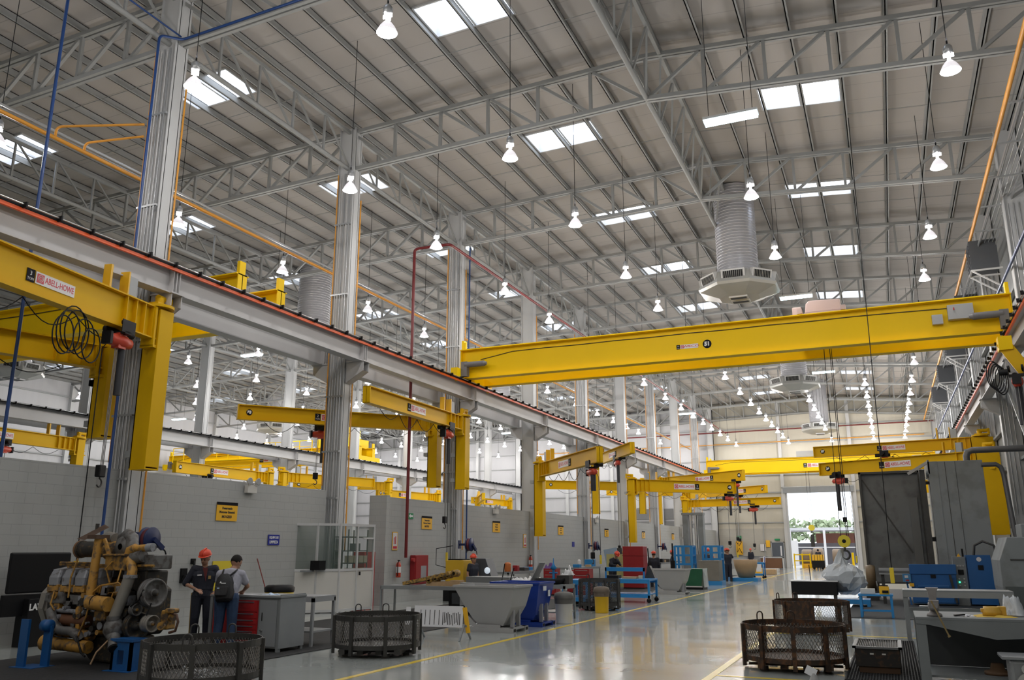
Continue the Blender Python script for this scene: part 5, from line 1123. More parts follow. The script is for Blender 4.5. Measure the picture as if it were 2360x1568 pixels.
# ================================================================ the big engine on blue stands
EY = mat('engine_yellow', (.36, .19, .035), .55, 0, .3, 7, wear=(.07, .05, .035), wamt=.62, bump=.15)
EYC = mat('engine_yellow_clean', (.48, .25, .045), .5, 0, .2, 6, wear=(.16, .10, .05), wamt=.4)
EG = mat('engine_grey', (.15, .148, .145), .5, .2, .2, 6, wear=(.07, .06, .055), wamt=.45)
EGL = mat('valve_cover_grey', (.30, .31, .34), .45, .3, .15, 6, wear=(.12, .11, .10), wamt=.25)
ED = mat('engine_dark', (.035, .032, .028), .55, .3, .5, 8, wear=(.12, .08, .035), wamt=.25, bump=.3)
EP = mat('pipe_grey_beige', (.24, .225, .20), .5, .2, .15, 7)
t = thing('engine', 'big dirty yellow diesel engine with grey valve covers standing on blue stands', 'engine', (-11.75, 10.2, 0))
IM = Matrix.Translation((11.8, -10.2, 0))
def E():
    m = MB(); m.M = IM; return m
E().prism([(-12.75, .42), (-10.95, .42), (-10.8, .6), (-10.8, 1.12), (-10.95, 1.2), (-12.7, 1.2), (-12.8, 1.0)], 10.05, 10.75).build('block', ED, t, bevel=.03)
E().prism([(-12.1, .42), (-10.9, .42), (-11.0, .1), (-11.2, .02), (-11.75, .05), (-12.0, .25)], 10.1, 10.6).build('oil_pan', ED, t, bevel=.04)
# sloped yellow cylinder bank
E().prism([(10.02, 1.02), (10.0, 1.2), (10.35, 1.3), (10.7, 1.2), (10.7, 1.0)], -12.72, -10.95, 'yz').build('cylinder_bank', EY, t, bevel=.02)
E().box(-12.5, -11.0, 10.1, 10.65, 1.42, 1.5).build('intake_manifold', EY, t, bevel=.03)
for i in range(4):
    x = -12.49 + .295*i
    p = E().loft([[(x-.115, 9.88, 1.17), (x+.115, 9.88, 1.17), (x+.115, 10.16, 1.22), (x-.115, 10.16, 1.22)], [(x-.12, 9.88, 1.3), (x+.12, 9.88, 1.3), (x+.12, 10.16, 1.34), (x-.12, 10.16, 1.34)], [(x-.1, 9.93, 1.42), (x+.1, 9.93, 1.42), (x+.1, 10.18, 1.46), (x-.1, 10.18, 1.46)]]).build('valve_cover', EGL, t, bevel=.035)
    E().box(x-.125, x+.125, 9.88, 9.93, 1.08, 1.19).build('head_spacer', EYC, p, bevel=.01)
    E().cyl((x, 9.97, .95), (x, 9.93, .95), .09, n=16).build('inspection_cover', EG, t)
for i in range(4): E().loft([[(-12.4+.31*i-.12, 10.5, 1.25), (-12.4+.31*i+.12, 10.5, 1.25), (-12.4+.31*i+.12, 10.75, 1.22), (-12.4+.31*i-.12, 10.75, 1.22)], [(-12.4+.31*i-.11, 10.5, 1.46), (-12.4+.31*i+.11, 10.5, 1.46), (-12.4+.31*i+.11, 10.72, 1.42), (-12.4+.31*i-.11, 10.72, 1.42)]]).build('valve_cover', EGL, t, bevel=.03)
E().cyl((-13.02, 10.42, .86), (-12.96, 10.42, .86), .34, n=10, sm=False).cyl((-12.96, 10.42, .86), (-12.84, 10.42, .86), .40, n=10, sm=False).cyl((-12.9, 10.4, .82), (-12.75, 10.4, .82), .34, n=10, sm=False).build('flywheel_housing', EP, t, bevel=.02)
E().box(-12.7, -11.6, 9.93, 10.02, .92, 1.04).box(-12.55, -12.2, 9.88, 9.95, .9, 1.06).build('water_manifold', EG, t, bevel=.02)
E().cyl((-12.5, 9.93, .8), (-11.75, 9.93, .78), .035).build('oil_rail', EGL, t)
E().cyl((-12.55, 9.98, .66), (-11.7, 9.98, .64), .09).build('starter', mat('engine_rust', (.14, .06, .03), .6, 0, .3, 8), t)
E().cyl((-12.5, 9.92, .3), (-11.55, 9.9, .27), .095, n=20).cyl((-12.56, 9.92, .3), (-12.44, 9.92, .3), .125, n=16).build('oil_cooler', EYC, t)
E().cyl((-12.35, 10.0, .47), (-11.6, 9.98, .43), .08).build('lower_tube', EY, t)
E().tube([(-12.45, 9.95, .8), (-12.42, 9.86, .78), (-12.32, 9.82, .66), (-12.22, 9.82, .54), (-12.1, 9.83, .5), (-11.9, 9.84, .5), (-11.78, 9.86, .45), (-11.74, 9.9, .38)], [.08, .075, .07, .068, .068, .07, .075, .08], 14).build('water_elbow', EG, t)
# exhaust stack and plate on top
E().cyl((-11.5, 9.78, 1.02), (-11.5, 9.82, 1.92), .065, n=16).build('stack_pipe', EYC, t); E().cyl((-11.5, 9.78, .95), (-11.5, 9.78, 1.05), .085, n=14).cyl((-11.5, 9.78, .85), (-11.5, 9.78, .95), .06).build('stack_clamp', EGL, t)
E().add([(-11.97, 9.8, 1.90), (-11.7, 9.72, 1.88), (-11.42, 9.9, 2.07), (-11.62, 9.98, 2.12), (-11.97, 9.82, 1.91), (-11.7, 9.74, 1.89), (-11.42, 9.92, 2.08), (-11.62, 10.0, 2.13)], [(0, 1, 2, 3), (7, 6, 5, 4), (0, 4, 5, 1), (1, 5, 6, 2), (2, 6, 7, 3), (3, 7, 4, 0)]).box(-11.62, -11.42, 9.7, 9.95, 1.9, 1.96).build('lifting_plate', mat('plate_rust', (.10, .06, .04), .6, .2, .3, 8), t); E().cyl((-11.72, 9.95, 2.0), (-11.72, 9.95, 2.14), .03).build('plate_bolt', DKS, t)
E().beam((-11.42, 9.85, 1.9), (-11.2, 9.9, 1.45), .04, .05).build('stay_bar', EYC, t)
E().cyl((-12.35, 10.25, 1.74), (-11.9, 10.3, 1.74), .13, n=20).cyl((-12.4, 10.25, 1.74), (-12.33, 10.25, 1.74), .14, n=20).build('turbocharger', ED, t); E().cyl((-12.41, 10.25, 1.74), (-12.37, 10.25, 1.74), .145, n=20).build('turbo_ring', mat('band_copper', (.22, .12, .06), .5, .4), t)
E().cyl((-11.8, 10.3, 1.72), (-11.5, 10.3, 1.72), .15, n=20).build('turbo_middle', EY, t); E().lathe([(.05, -.14), (.16, -.1), (.19, 0), (.15, .1), (.05, .13)], c=(-11.3, 10.2, 1.78), axis='y', n=20).build('turbo_scroll', EG, t)
E().tube([(-11.5, 10.3, 1.8), (-11.45, 10.25, 1.92), (-11.3, 10.2, 1.97), (-11.15, 10.15, 1.92), (-11.08, 10.1, 1.78), (-11.05, 10.1, 1.62)], .095, 14).build('aftercooler_elbow', EG, t)
E().tube([(-12.0, 10.3, 1.88), (-11.85, 10.3, 1.95), (-11.7, 10.3, 1.92)], .08, 12).build('crossover_elbow', EP, t)
E().box(-11.45, -10.95, 10.0, 10.5, 1.42, 1.62).build('governor_housing', ED, t, bevel=.03); E().box(-11.35, -10.9, 9.85, 9.9, 1.42, 1.66).box(-11.36, -10.9, 9.8, 10.1, 1.64, 1.67).build('bracket_plate', EY, t, bevel=.01)
E().cyl((-12.5, 9.98, 1.5), (-10.45, 9.98, 1.49), .022).cyl((-12.45, 9.94, 1.53), (-11.7, 9.94, 1.53), .016).build('fuel_rail', EY, t)
E().box(-10.9, -10.5, 10.0, 10.4, 1.44, 1.66).cyl((-10.9, 9.97, 1.6), (-10.68, 9.97, 1.64), .1).build('air_box', EG, t, bevel=.02)
E().tube([(-10.58, 9.98, 1.77), (-10.68, 9.98, 1.76), (-10.86, 9.96, 1.75)], .055, 12).build('upper_hose', EYC, t); E().cyl((-10.62, 9.98, 1.765), (-10.5, 9.98, 1.77), .065).build('hose_clamp', EGL, t)
E().tube([(-10.84, 9.96, 1.755), (-10.95, 9.95, 1.72), (-10.96, 9.93, 1.62), (-10.84, 9.9, 1.52), (-10.78, 9.88, 1.42), (-10.78, 9.87, 1.34)], .075, 14).build('coolant_pipe', EYC, t)
E().cyl((-10.8, 9.87, 1.31), (-10.8, 9.87, 1.36), .105).build('flange', EGL, t)
E().tube([(-10.8, 9.86, 1.34), (-10.86, 9.82, 1.05), (-10.93, 9.76, .72)], .085, 14).build('long_pipe', EP, t)
E().cyl((-10.93, 9.76, .76), (-10.93, 9.76, .7), .1).lathe([(.09, .14), (.14, .06), (.15, -.05), (.1, -.13)], c=(-10.93, 9.78, .58)).build('thermostat_housing', EG, t); E().tube([(-10.9, 9.75, .5), (-10.8, 9.7, .42), (-10.7, 9.62, .32)], [.1, .085, .09], 14).build('outlet_neck', EG, t); E().cyl((-10.69, 9.615, .31), (-10.685, 9.61, .305), .075).build('outlet_hole', BLK, t)
E().cyl((-11.42, 9.72, .95), (-10.98, 9.68, .93), .11, n=22).build('fuel_filter', EYC, t, bevel=.012); E().cyl((-11.3, 9.71, .95), (-11.28, 9.71, .95), .114, n=22).build('strap', BLK, t); E().box(-11.3, -11.1, 9.74, 9.85, .68, .86).build('filter_base', EY, t, bevel=.02)
def pulley(c, n_, R, w, nm, m=EG, hub=EY):
    n_ = Vector(n_).normalized(); M = Vector((0, 0, 1)).rotation_difference(n_).to_matrix()
    p = E().lathe([(R*.86, -w/2), (R, -w/2), (R, -w*.25), (R*.95, -w*.2), (R, -w*.1), (R, w*.1), (R*.95, w*.2), (R, w*.3), (R, w/2), (R*.86, w/2), (R*.84, w*.1), (R*.3, 0), (R*.3, w*.4), (.001, w*.4)], c=c, n=32, M=M).build(nm, m, t)
    E().lathe([(.001, w*.62), (R*.22, w*.6), (R*.26, w*.1)], c=c, n=16, M=M).build('hub', hub, p)
    return p
fx = (.98, -.14, .0)
pulley((-10.5, 10.05, 1.09), fx, .215, .15, 'fan_pulley', EG, ED); E().box(-10.95, -10.66, 10.05, 10.5, .55, 1.42).build('front_cover', ED, t, bevel=.03)
pulley((-10.66, 9.9, .85), fx, .09, .1, 'idler_pulley'); pulley((-10.42, 9.98, .65), fx, .125, .16, 'alternator_pulley', EP); pulley((-10.72, 10.0, .6), fx, .21, .12, 'crank_pulley', ED, ED)
E().tube([(-10.66, 9.8, .9), (-10.55, 9.85, 1.0), (-10.46, 9.84, 1.15)], .014, 5).tube([(-10.42, 9.9, .77), (-10.4, 9.95, .95)], .012, 5).build('drive_belt', BLK, t)
E().box(-10.32, -10.18, 10.08, 10.26, .56, .84).cyl((-10.25, 10.08, .62), (-10.22, 10.0, .62), .06).cyl((-10.2, 10.15, .74), (-10.1, 10.12, .74), .06).box(-10.22, -10.06, 10.05, 10.2, .8, .87).build('side_pump', EY, t, bevel=.02); E().tube([(-10.12, 10.1, .8), (-10.02, 10.1, .78), (-9.98, 10.1, .68), (-10.02, 10.1, .55), (-10.14, 10.1, .52)], .02, 7).build('pump_hose', mat('hose_brown', (.10, .05, .03), .6), t)
for k, P in enumerate([[(-12.4, 9.86, 1.1), (-12.38, 9.8, .9), (-12.32, 9.84, .8)], [(-11.95, 9.85, 1.6), (-12.0, 9.8, 1.3), (-12.0, 9.8, 1.0)], [(-11.35, 9.82, 1.1), (-11.25, 9.75, 1.2), (-10.95, 9.8, 1.24), (-10.85, 9.8, 1.2)], [(-11.2, 9.85, 1.24), (-11.25, 9.8, 1.45), (-11.15, 9.82, 1.56)], [(-10.98, 9.85, 1.45), (-10.98, 9.8, 1.25), (-10.8, 9.78, 1.18)], [(-11.7, 9.8, .4), (-11.5, 9.75, .75), (-11.42, 9.75, 1.1), (-11.3, 9.78, 1.2)], [(-11.05, 9.78, 1.0), (-10.98, 9.75, 1.1), (-10.9, 9.8, 1.1)]]):
    E().tube(P, .014, 6).build('fuel_line', EYC, t)
E().tube([(-10.9, 9.68, .42), (-11.05, 9.62, .25), (-11.12, 9.6, .08)], .014, 6).build('dipstick', mat('stick_tan', (.5, .33, .2), .5), t); E().tube([(-11.6, 9.7, .45), (-11.4, 9.65, .22), (-11.28, 9.62, .18)], .015, 6).build('drain_hose', BLK, t)
rn = random.Random(3)
for i in range(70):       # clamps, sensors, fittings scattered over the near side
    x = -12.6 + rn.random()*1.8; z = .45 + rn.random()*.7; r = .02 + rn.random()*.045
    m = [EG, EY, ED, EYC, EGL][rn.randrange(5)]
    if rn.random() < .5: E().cyl((x, 9.98, z), (x, 9.84 + rn.random()*.08, z), r, n=10).build('fitting', m, t)
    else: E().box(x-r, x+r*1.3, 9.9, 10.06, z-r, z+r*1.5).build('fitting', m, t, bevel=.008)
for i in range(10): x = -12.6+.19*i; E().cyl((x, 9.97, 1.08), (x, 9.9, 1.08), .018, n=6).build('bolt_head', EYC, t)
# stands
def stand(pts, base, lab):
    s = thing('engine_stand', lab, 'stand', (*base, 0), 0, 'blue engine stands'); return s
s = stand(0, (-12.22, 9.45), 'blue engine stand under the flywheel end at the left edge')
MB().beam((-.02, -.1, 0), (-.02, -.1, .7), .17, .04).build('leg', BLUP, s); MB().beam((.24, .1, 0), (.24, .1, .6), .16, .04).build('leg', BLUP, s); MB().box(-.14, .34, -.2, .2, 0, .02).build('base_plate', BLUP, s); MB().lathe([(.001, -.07), (.09, -.07), (.09, .07), (.001, .07)], c=(.22, .08, .6), axis='x', n=18).build('saddle', BLUP, s)
s = stand(0, (-10.5, 9.78), 'blue engine stand with slot under the pulley end'); MB().box(-.2, -.15, -.16, .1, 0, .42).box(.15, .2, -.16, .1, 0, .42).box(-.2, .2, -.16, -.13, 0, .1).box(-.2, .2, -.16, -.13, .3, .42).box(-.2, -.07, -.16, -.13, .1, .3).box(.05, .2, -.16, -.13, .1, .3).build('slotted_body', BLUP, s); MB().box(-.25, .25, -.25, .15, 0, .02).build('base_plate', BLUP, s); MB().box(-.22, .22, -.18, .12, .42, .46).build('top_plate', BLUP, s)
s = stand(0, (-12.15, 10.9), 'blue engine stand behind the engine'); MB().box(-.15, .15, -.1, .1, 0, .5).build('leg', BLUP, s); MB().box(-.25, .25, -.2, .2, 0, .02).build('base_plate', BLUP, s)
# ================================================================ people
SK = mat('skin', (.36, .19, .12), .5, 0, .06, 20); HAIR = mat('hair_black', (.008, .006, .005), .9, 0, .2, 60); NAVY = mat('coverall_navy', (.014, .016, .028), .75, 0, .25, 30, bump=.3)
HAT = mat('hard_hat_red', (.75, .07, .03), .35); TEE = mat('tshirt_grey', (.36, .36, .42), .8, 0, .06, 20, bump=.15); JEAN = mat('jeans_blue', (.03, .06, .13), .8, 0, .35, 14, bump=.3); BOOT = mat('boot_black', (.012, .01, .01), .5); UNDER = mat('undershirt_wine', (.12, .02, .02), .8)
def cap(m, a, b, ra, rb, n=10):
    m.tube([Vector(a), Vector(b)], [ra, rb], n); m.sph(a, ra, n, 6); m.sph(b, rb, n, 6)
def hand(m, w, d, pal, side=1, curl=.5, s=1.0):
    """palm with five separate bent fingers; d = direction of the hand, pal = palm normal"""
    w = Vector(w); d = Vector(d).normalized(); pal = Vector(pal); pal = (pal - d*pal.dot(d)).normalized(); x = d.cross(pal)*side
    for k in range(4): cap(m, w + x*(.012*(k-1.5))*s, w + d*.085*s + x*(.02*(k-1.5))*s, .017*s, .013*s, 7)
    for k, L in enumerate((.072, .08, .074, .058)):
        a = w + d*.088*s + x*.021*(k-1.5)*s; v = (d + pal*curl*.5).normalized(); b_ = a + v*L*.45*s; v2 = (d + pal*curl*1.6).normalized(); c_ = b_ + v2*L*.32*s; v3 = (d*.6 + pal*curl*2.2).normalized()
        cap(m, a, b_, .0095*s, .009*s, 6); cap(m, b_, c_, .009*s, .0082*s, 6); cap(m, c_, c_+v3*L*.25*s, .0082*s, .007*s, 6)
    a = w + d*.02*s - x*.03*s; b_ = a + (d*.6 - x*.8).normalized()*.045*s + pal*.01; cap(m, a, b_, .014*s, .011*s, 6); cap(m, b_, b_ + (d*.9 - x*.2 + pal*.4).normalized()*.035*s, .011*s, .008*s, 6)
def finish(o, vox, sm=3):
    r = o.modifiers.new('remesh', 'REMESH'); r.mode = 'VOXEL'; r.voxel_size = vox; r.use_smooth_shade = True
    s_ = o.modifiers.new('smooth', 'SMOOTH'); s_.factor = .5; s_.iterations = sm
    return o
STD = dict(pel=(0, 0, .92), waist=(0, 0, 1.04), chest=(0, 0, 1.27), neck=(0, .005, 1.44), head=(0, -.015, 1.585), look=(0, -1, 0), sh=.185, shz=1.395, el=(-.25, .03, 1.12), wl=(-.24, -.06, .87), er=(.25, .03, 1.12), wr=(.24, -.06, .87),
           hl=.1, kl=(-.11, -.02, .49), al=(-.12, .03, .09), kr=(.11, -.02, .49), ar=(.12, .03, .09))
def person(x, y, deg, label, z0=0.0, s=1.0, top=NAVY, bottom=NAVY, sleeve=.55, hat=HAT, vox=.011, shirt_tail=False, hands=True, trim=False, mesh_name='person', **pose):
    P = dict(STD); P.update(pose); V = lambda k: Vector(P[k])
    t = thing(mesh_name, label, 'person', (x, y, z0), math.radians(deg)); t.scale = (s, s, s)
    shl = V('chest') + Vector((-P['sh'], 0, P['shz']-1.27)); shr = V('chest') + Vector((P['sh'], 0, P['shz']-1.27))
    if 'shl' in P: shl = V('shl')
    if 'shr' in P: shr = V('shr')
    hipl = V('pel') + Vector((-P['hl'], 0, -.02)); hipr = V('pel') + Vector((P['hl'], 0, -.02))
    b = MB()
    # body: legs, torso, arms, neck and head in one surface
    for h_, k_, a_ in ((hipl, V('kl'), V('al')), (hipr, V('kr'), V('ar'))):
        cap(b, h_, k_, .082, .055); cap(b, k_, a_ + (k_-a_)*.0, .052, .038)
    for dx in (-.07, 0, .07):
        cap(b, V('pel')+Vector((dx, 0, 0)), V('waist')+Vector((dx*.9, 0, 0)), .095, .09); cap(b, V('waist')+Vector((dx*.9, 0, 0)), V('chest')+Vector((dx*1.3, 0, 0)), .09, .105)
    cap(b, V('chest'), V('neck'), .1, .055); cap(b, V('neck')-Vector((0, 0, .03)), V('head')-Vector((0, 0, .05)), .058, .052)
    for a_, e_, w_, sd in ((shl, V('el'), V('wl'), -1), (shr, V('er'), V('wr'), 1)):
        cap(b, V('chest')+Vector((0, 0, .1)), a_, .07, .062); cap(b, a_, e_, .055, .042); cap(b, e_, w_, .041, .027)
        if hands:
            d = (w_-e_).normalized(); hand(b, w_ + d*.015, d, P.get('palm', (0, -1, -.3)), sd, P.get('curl', .5))
    L = Vector(P['look']).normalized(); X = L.cross(Vector((0, 0, 1))).normalized(); U = X.cross(L).normalized(); H = V('head')
    F = lambda a, b2, c: H + X*a + L*b2 + U*c
    def ell(c, r, sc, n=14):
        mm = MB().sph((0, 0, 0), r, n, 9, sc); M = Matrix((X, L, U)).transposed(); b.add([M @ Vector(v) + c for v in mm.v], mm.f, True)
    ell(F(0, -.012, .025), .107, (.82, .99, 1.0)); ell(F(0, .03, -.045), .077, (.86, .85, 1.05)); ell(F(0, .062, -.085), .022, (1.1, .7, .8))
    b.tube([F(0, .09, .03), F(0, .112, -.005), F(0, .12, -.022)], [.010, .014, .016], 8); ell(F(-.014, .09, -.024), .009, (1, 1, 1), 8); ell(F(.014, .09, -.024), .009, (1, 1, 1), 8)
    ell(F(0, .083, -.052), .014, (1.6, .6, .45), 8); ell(F(0, .081, -.062), .013, (1.4, .6, .45), 8); ell(F(0, .077, .035), .02, (2.2, .5, .35), 8)
    for sx in (-1, 1): ell(F(sx*.079, -.01, -.002), .03, (.35, .6, 1.0), 8); ell(F(sx*.03, .07, -.02), .02, (1, .6, .8), 8)
    finish(b.build('body', SK, t), vox, 3)
    for sx in (-1, 1):
        e = MB().sph(F(sx*.031, .087, .008), .011, 8, 6); o = e.build('eye', mat('eye_dark', (.03, .02, .018), .2), t)
    if hat is not None:
        h_ = MB(); M = Matrix((X, L, U)).transposed().to_4x4(); M.translation = F(0, -.012, .07); h_.M = M
        prof = [(.116, 0), (.115, .03), (.104, .07), (.073, .098), (.03, .112), (.001, .114)]
        h_.lathe(prof, n=24); h_.add([(.122*math.cos(a), .138*math.sin(a)+.018*(math.sin(a) > 0), .0) for a in [i*PI/12 for i in range(24)]] + [(.118*math.cos(a), .12*math.sin(a), .012) for a in [i*PI/12 for i in range(24)]], [(i, (i+1) % 24, 24+(i+1) % 24, 24+i) for i in range(24)])
        h_.tube([(0, .12, .02), (0, .1, .09), (0, .03, .128), (0, -.06, .12), (0, -.115, .05)], .012, 6)
        q = h_.build('hard_hat', hat, t); sd = q.modifiers.new('thick', 'SOLIDIFY'); sd.thickness = .003
    else:
        hm = MB(); mm = MB().sph((0, 0, 0), .112, 16, 10, (.82, 1.0, 1.0)); M = Matrix((X, L, U)).transposed()
        vs = [M @ Vector(v) + F(0, -.018, .03) for v in mm.v]; hm.add(vs, [f for f in mm.f if all(mm.v[i][2] > -.09 and mm.v[i][2] > mm.v[i][1]*1.3 - .05 for i in f)], True); q = hm.build('hair', HAIR, t); sd = q.modifiers.new('thick', 'SOLIDIFY'); sd.thickness = .008
    if hat is not None:
        hm = MB(); mm = MB().sph((0, 0, 0), .109, 14, 9, (.81, 1.0, 1.0)); M = Matrix((X, L, U)).transposed(); hm.add([M @ Vector(v) + F(0, -.018, .028) for v in mm.v], [f for f in mm.f if all(-.05 < mm.v[i][2] < .05 and mm.v[i][1] < .03 for i in f)], True); hm.build('hair', HAIR, t)
    # clothes follow the body
    c = MB()
    for dx in (-.075, 0, .075):
        cap(c, V('waist')+Vector((dx, 0, -.12 if shirt_tail else -.02)), V('waist')+Vector((dx, 0, .05)), .112, .108); cap(c, V('waist')+Vector((dx, 0, 0)), V('chest')+Vector((dx*1.35, 0, 0)), .108, .122)
    cap(c, V('chest')+Vector((0, 0, .02)), V('neck')-Vector((0, 0, .05)), .115, .07)
    for a_, e_, w_ in ((shl, V('el'), V('wl')), (shr, V('er'), V('wr'))):
        cap(c, V('chest')+Vector((0, 0, .09)), a_, .085, .078)
        if sleeve > 1: cap(c, a_, e_, .072, .06); cap(c, e_, e_+(w_-e_)*min(1, sleeve-1), .058, .045)
        else: cap(c, a_, a_+(e_-a_)*sleeve, .074, .07)
    finish(c.build('coverall_top' if top is NAVY else 'tshirt', top, t), vox*1.1, 2)
    c = MB()
    for dx in (-.06, 0, .06): cap(c, V('pel')+Vector((dx, 0, -.02)), V('waist')+Vector((dx, 0, -.04)), .112, .108)
    for h_, k_, a_ in ((hipl, V('kl'), V('al')), (hipr, V('kr'), V('ar'))): cap(c, h_, k_, .112, .084); cap(c, k_, a_+Vector((0, 0, .02)), .082, .07)
    finish(c.build('trousers', bottom, t), vox*1.1, 2)
    for a_ in (V('al'), V('ar')):
        MB().loft([[(a_.x-.05, a_.y-.17, 0), (a_.x+.05, a_.y-.17, 0), (a_.x+.045, a_.y+.08, 0), (a_.x-.045, a_.y+.08, 0)], [(a_.x-.05, a_.y-.17, .05), (a_.x+.05, a_.y-.17, .05), (a_.x+.05, a_.y+.085, .05), (a_.x-.05, a_.y+.085, .05)], [(a_.x-.045, a_.y-.06, .12), (a_.x+.045, a_.y-.06, .12), (a_.x+.05, a_.y+.07, .13), (a_.x-.05, a_.y+.07, .13)]]).build('boot', BOOT, t, bevel=.02)
    return t
p = person(-12.08, 12.85, 44, 'man in navy coverall and red hard hat looking down, right hand at his waist', s=.985, sleeve=.95, vox=.008, look=(-.45, -.85, -.35), head=(-.01, -.03, 1.585), el=(-.33, .02, 1.12), wl=(-.13, -.22, 1.02), er=(.30, .0, 1.12), wr=(.22, -.2, .98), palm=(.2, .3, -1), curl=.4)
MB().beam((-.13, -.128, 1.28), (-.05, -.132, 1.285), .012, .022).build('name_strip', SIGNW, p); MB().box(.07, .12, -.134, -.122, 1.21, 1.27).build('chest_badge', mat('badge_gold', (.35, .24, .08), .5), p)
MB().prism([(-.045, 1.42), (.05, 1.42), (.03, 1.16)], -.128, -.118).build('undershirt', UNDER, p)
MB().beam((-.205, -.01, .95), (-.19, -.01, .2), .02, .02).build('leg_stripe', mat('badge_gold', (.35, .24, .08)), p)
MB().lathe([(.03, -.01), (.032, 0), (.03, .01)], c=(-.15, -.2, 1.035), n=12).build('wristwatch', CHR, p)
p = person(-10.73, 12.0, 203, 'man in grey t-shirt and jeans writing at the bench, seen from behind', s=1.02, top=TEE, bottom=JEAN, hat=None, sleeve=.6, vox=.008, shirt_tail=True, waist=(0, -.02, 1.02), chest=(0, -.12, 1.22), neck=(0, -.2, 1.37), head=(-.02, -.29, 1.47), look=(-.3, -.75, -.65), shz=1.33, el=(-.27, -.22, 1.08), wl=(-.16, -.38, 1.0), er=(.25, -.22, 1.1), wr=(.1, -.38, 1.0), palm=(0, 0, -1))
t = thing('backpack', 'black backpack with small white logo on the back of the t-shirt man', 'backpack', (-10.73, 12.0, 0), math.radians(203))
m = MB(); m.M = Matrix.Translation((.03, .1, 1.10)) @ Matrix.Rotation(.28, 4, 'X') @ Matrix.Rotation(.12, 4, 'Y')
BP = mat('backpack_black', (.012, .012, .014), .65, 0, .3, 20, bump=.3)
m.loft([[(a*w, b_*d + .0, z) for a, b_ in ((-1, -.6), (-.8, .7), (-.3, 1), (.3, 1), (.8, .7), (1, -.6), (.6, -.9), (-.6, -.9))] for z, w, d in ((-.25, .11, .05), (-.22, .15, .09), (-.1, .17, .11), (.05, .165, .11), (.16, .13, .09), (.22, .08, .05))], sm=True).build('pack_body', BP, t, bevel=.01)
m = MB(); m.M = Matrix.Translation((.03, .1, 1.10)) @ Matrix.Rotation(.28, 4, 'X'); m.prism([(-.1, -.18), (.1, -.18), (.12, -.02), (-.12, -.02)], .1, .135).build('front_pocket', BP, t, bevel=.015)
m = MB(); m.M = Matrix.Translation((.03, .1, 1.10)) @ Matrix.Rotation(.28, 4, 'X'); m.prism([(.05, .04), (.01, .04), (.035, .075)], .112, .116).box(-.06, .02, .112, .116, .03, .045).build('logo_mark', LETW, t); m = MB(); m.M = Matrix.Translation((.03, .1, 1.10)) @ Matrix.Rotation(.28, 4, 'X'); m.box(.03, .07, .135, .139, -.06, -.045).build('small_tag', PB, t)
for sx in (-1, 1): MB().tube([(.03+sx*.08, .03, 1.3), (sx*.12, -.08, 1.385), (sx*.13, -.22, 1.33), (sx*.15, -.22, 1.15), (sx*.15, -.04, .98)], .016, 6).build('strap', BLK, t)
fv = dict(vox=.018, hands=True)
person(-13.1, 26.5, 75, 'worker with red hard hat working behind the grey parts box', z0=-.2, **fv)
person(-11.1, 36.0, 60, 'worker in dark clothes bent forward left of the red cabinet', chest=(0, -.12, 1.22), neck=(0, -.2, 1.36), head=(0, -.27, 1.47), look=(0, -.7, -.7), sleeve=1.9, shz=1.32, wl=(-.15, -.4, 1.05), el=(-.25, -.22, 1.08), wr=(.15, -.4, 1.05), er=(.25, -.22, 1.08), **fv)
person(-10.35, 40.2, 190, 'worker with red hard hat right of the red cabinet facing the benches', sleeve=1.9, z0=-.12, **fv)
person(-10.9, 46.3, 100, 'worker with red hard hat between the amber box and the left blue cage', sleeve=1.9, z0=-.1, **fv)
person(-9.0, 46.5, 20, 'worker with red hard hat seen through the right blue cage', sleeve=1.9, **fv)
person(-8.35, 48.7, 200, 'standing worker in navy coverall with both arms reaching over the cream tub, back to camera', sleeve=1.9, el=(-.3, -.22, 1.28), wl=(-.2, -.5, 1.25), er=(.28, -.1, 1.12), wr=(.22, -.3, 1.0), look=(-.3, -.9, -.2), **fv)
person(-8.75, 50.6, 150, 'worker with red hard hat just behind the standing one', sleeve=1.9, **fv)
person(-11.6, 79.6, -20, 'worker with red hard hat at the far grey desk', sleeve=1.9, vox=.025, hands=True)
person(-6.1, 82.6, 160, 'dark dressed worker standing in the bright doorway by the barrels', sleeve=1.9, hat=None, vox=.025)
# ================================================================ right side machines
MT = mat('rubber_mat_right', (.02, .021, .023), .7, 0, .25, 14, bump=.4)
tag(MB().box(-1.3, 4.6, 24.5, 42, 0, .012).build('rubber_mat', MT), 'large black rubber mat under the blue and grey machines', 'mat')
t = thing('drainage_mat', 'black ribbed drainage mat on the floor under the dark crate', 'mat', (-.28, 16, 0)); m = MB().box(-.48, .5, -3.0, 2.8, 0, .012)
for i in range(26): m.box(-.47+.038*i, -.46+.038*i, -3.0, 2.8, .012, .024)
for i in range(70): m.box(-.48, .5, -3.0+.083*i, -2.99+.083*i, .012, .02)
m.build('mat_sheet', MT, t)
t = thing('dark_crate', 'dark oily crate with metal grate lid on the ribbed mat', 'crate', (-.33, 14.35, .024)); CD = mat('crate_dark', (.018, .016, .014), .6, .1, .3, 9, wear=(.06, .03, .015), wamt=.3)
MB().box(-.3, .3, -.6, .55, .08, .33).build('crate_body', CD, t, bevel=.01); MB().box(-.26, .28, -.58, .5, 0, .08).build('wood_runner', mat('runner_brown', (.07, .035, .015), .7), t)
m = MB().box(-.33, .33, -.63, -.58, .33, .36).box(-.33, .33, .53, .58, .33, .36).box(-.33, -.28, -.63, .58, .33, .36).box(.28, .33, -.63, .58, .33, .36).build('grate_frame', mat('grate_frame_steel', (.15, .155, .16), .4, .4), t)
m = MB()
for i in range(24): m.box(-.28+.024*i, -.272+.024*i, -.58, .53, .335, .35)
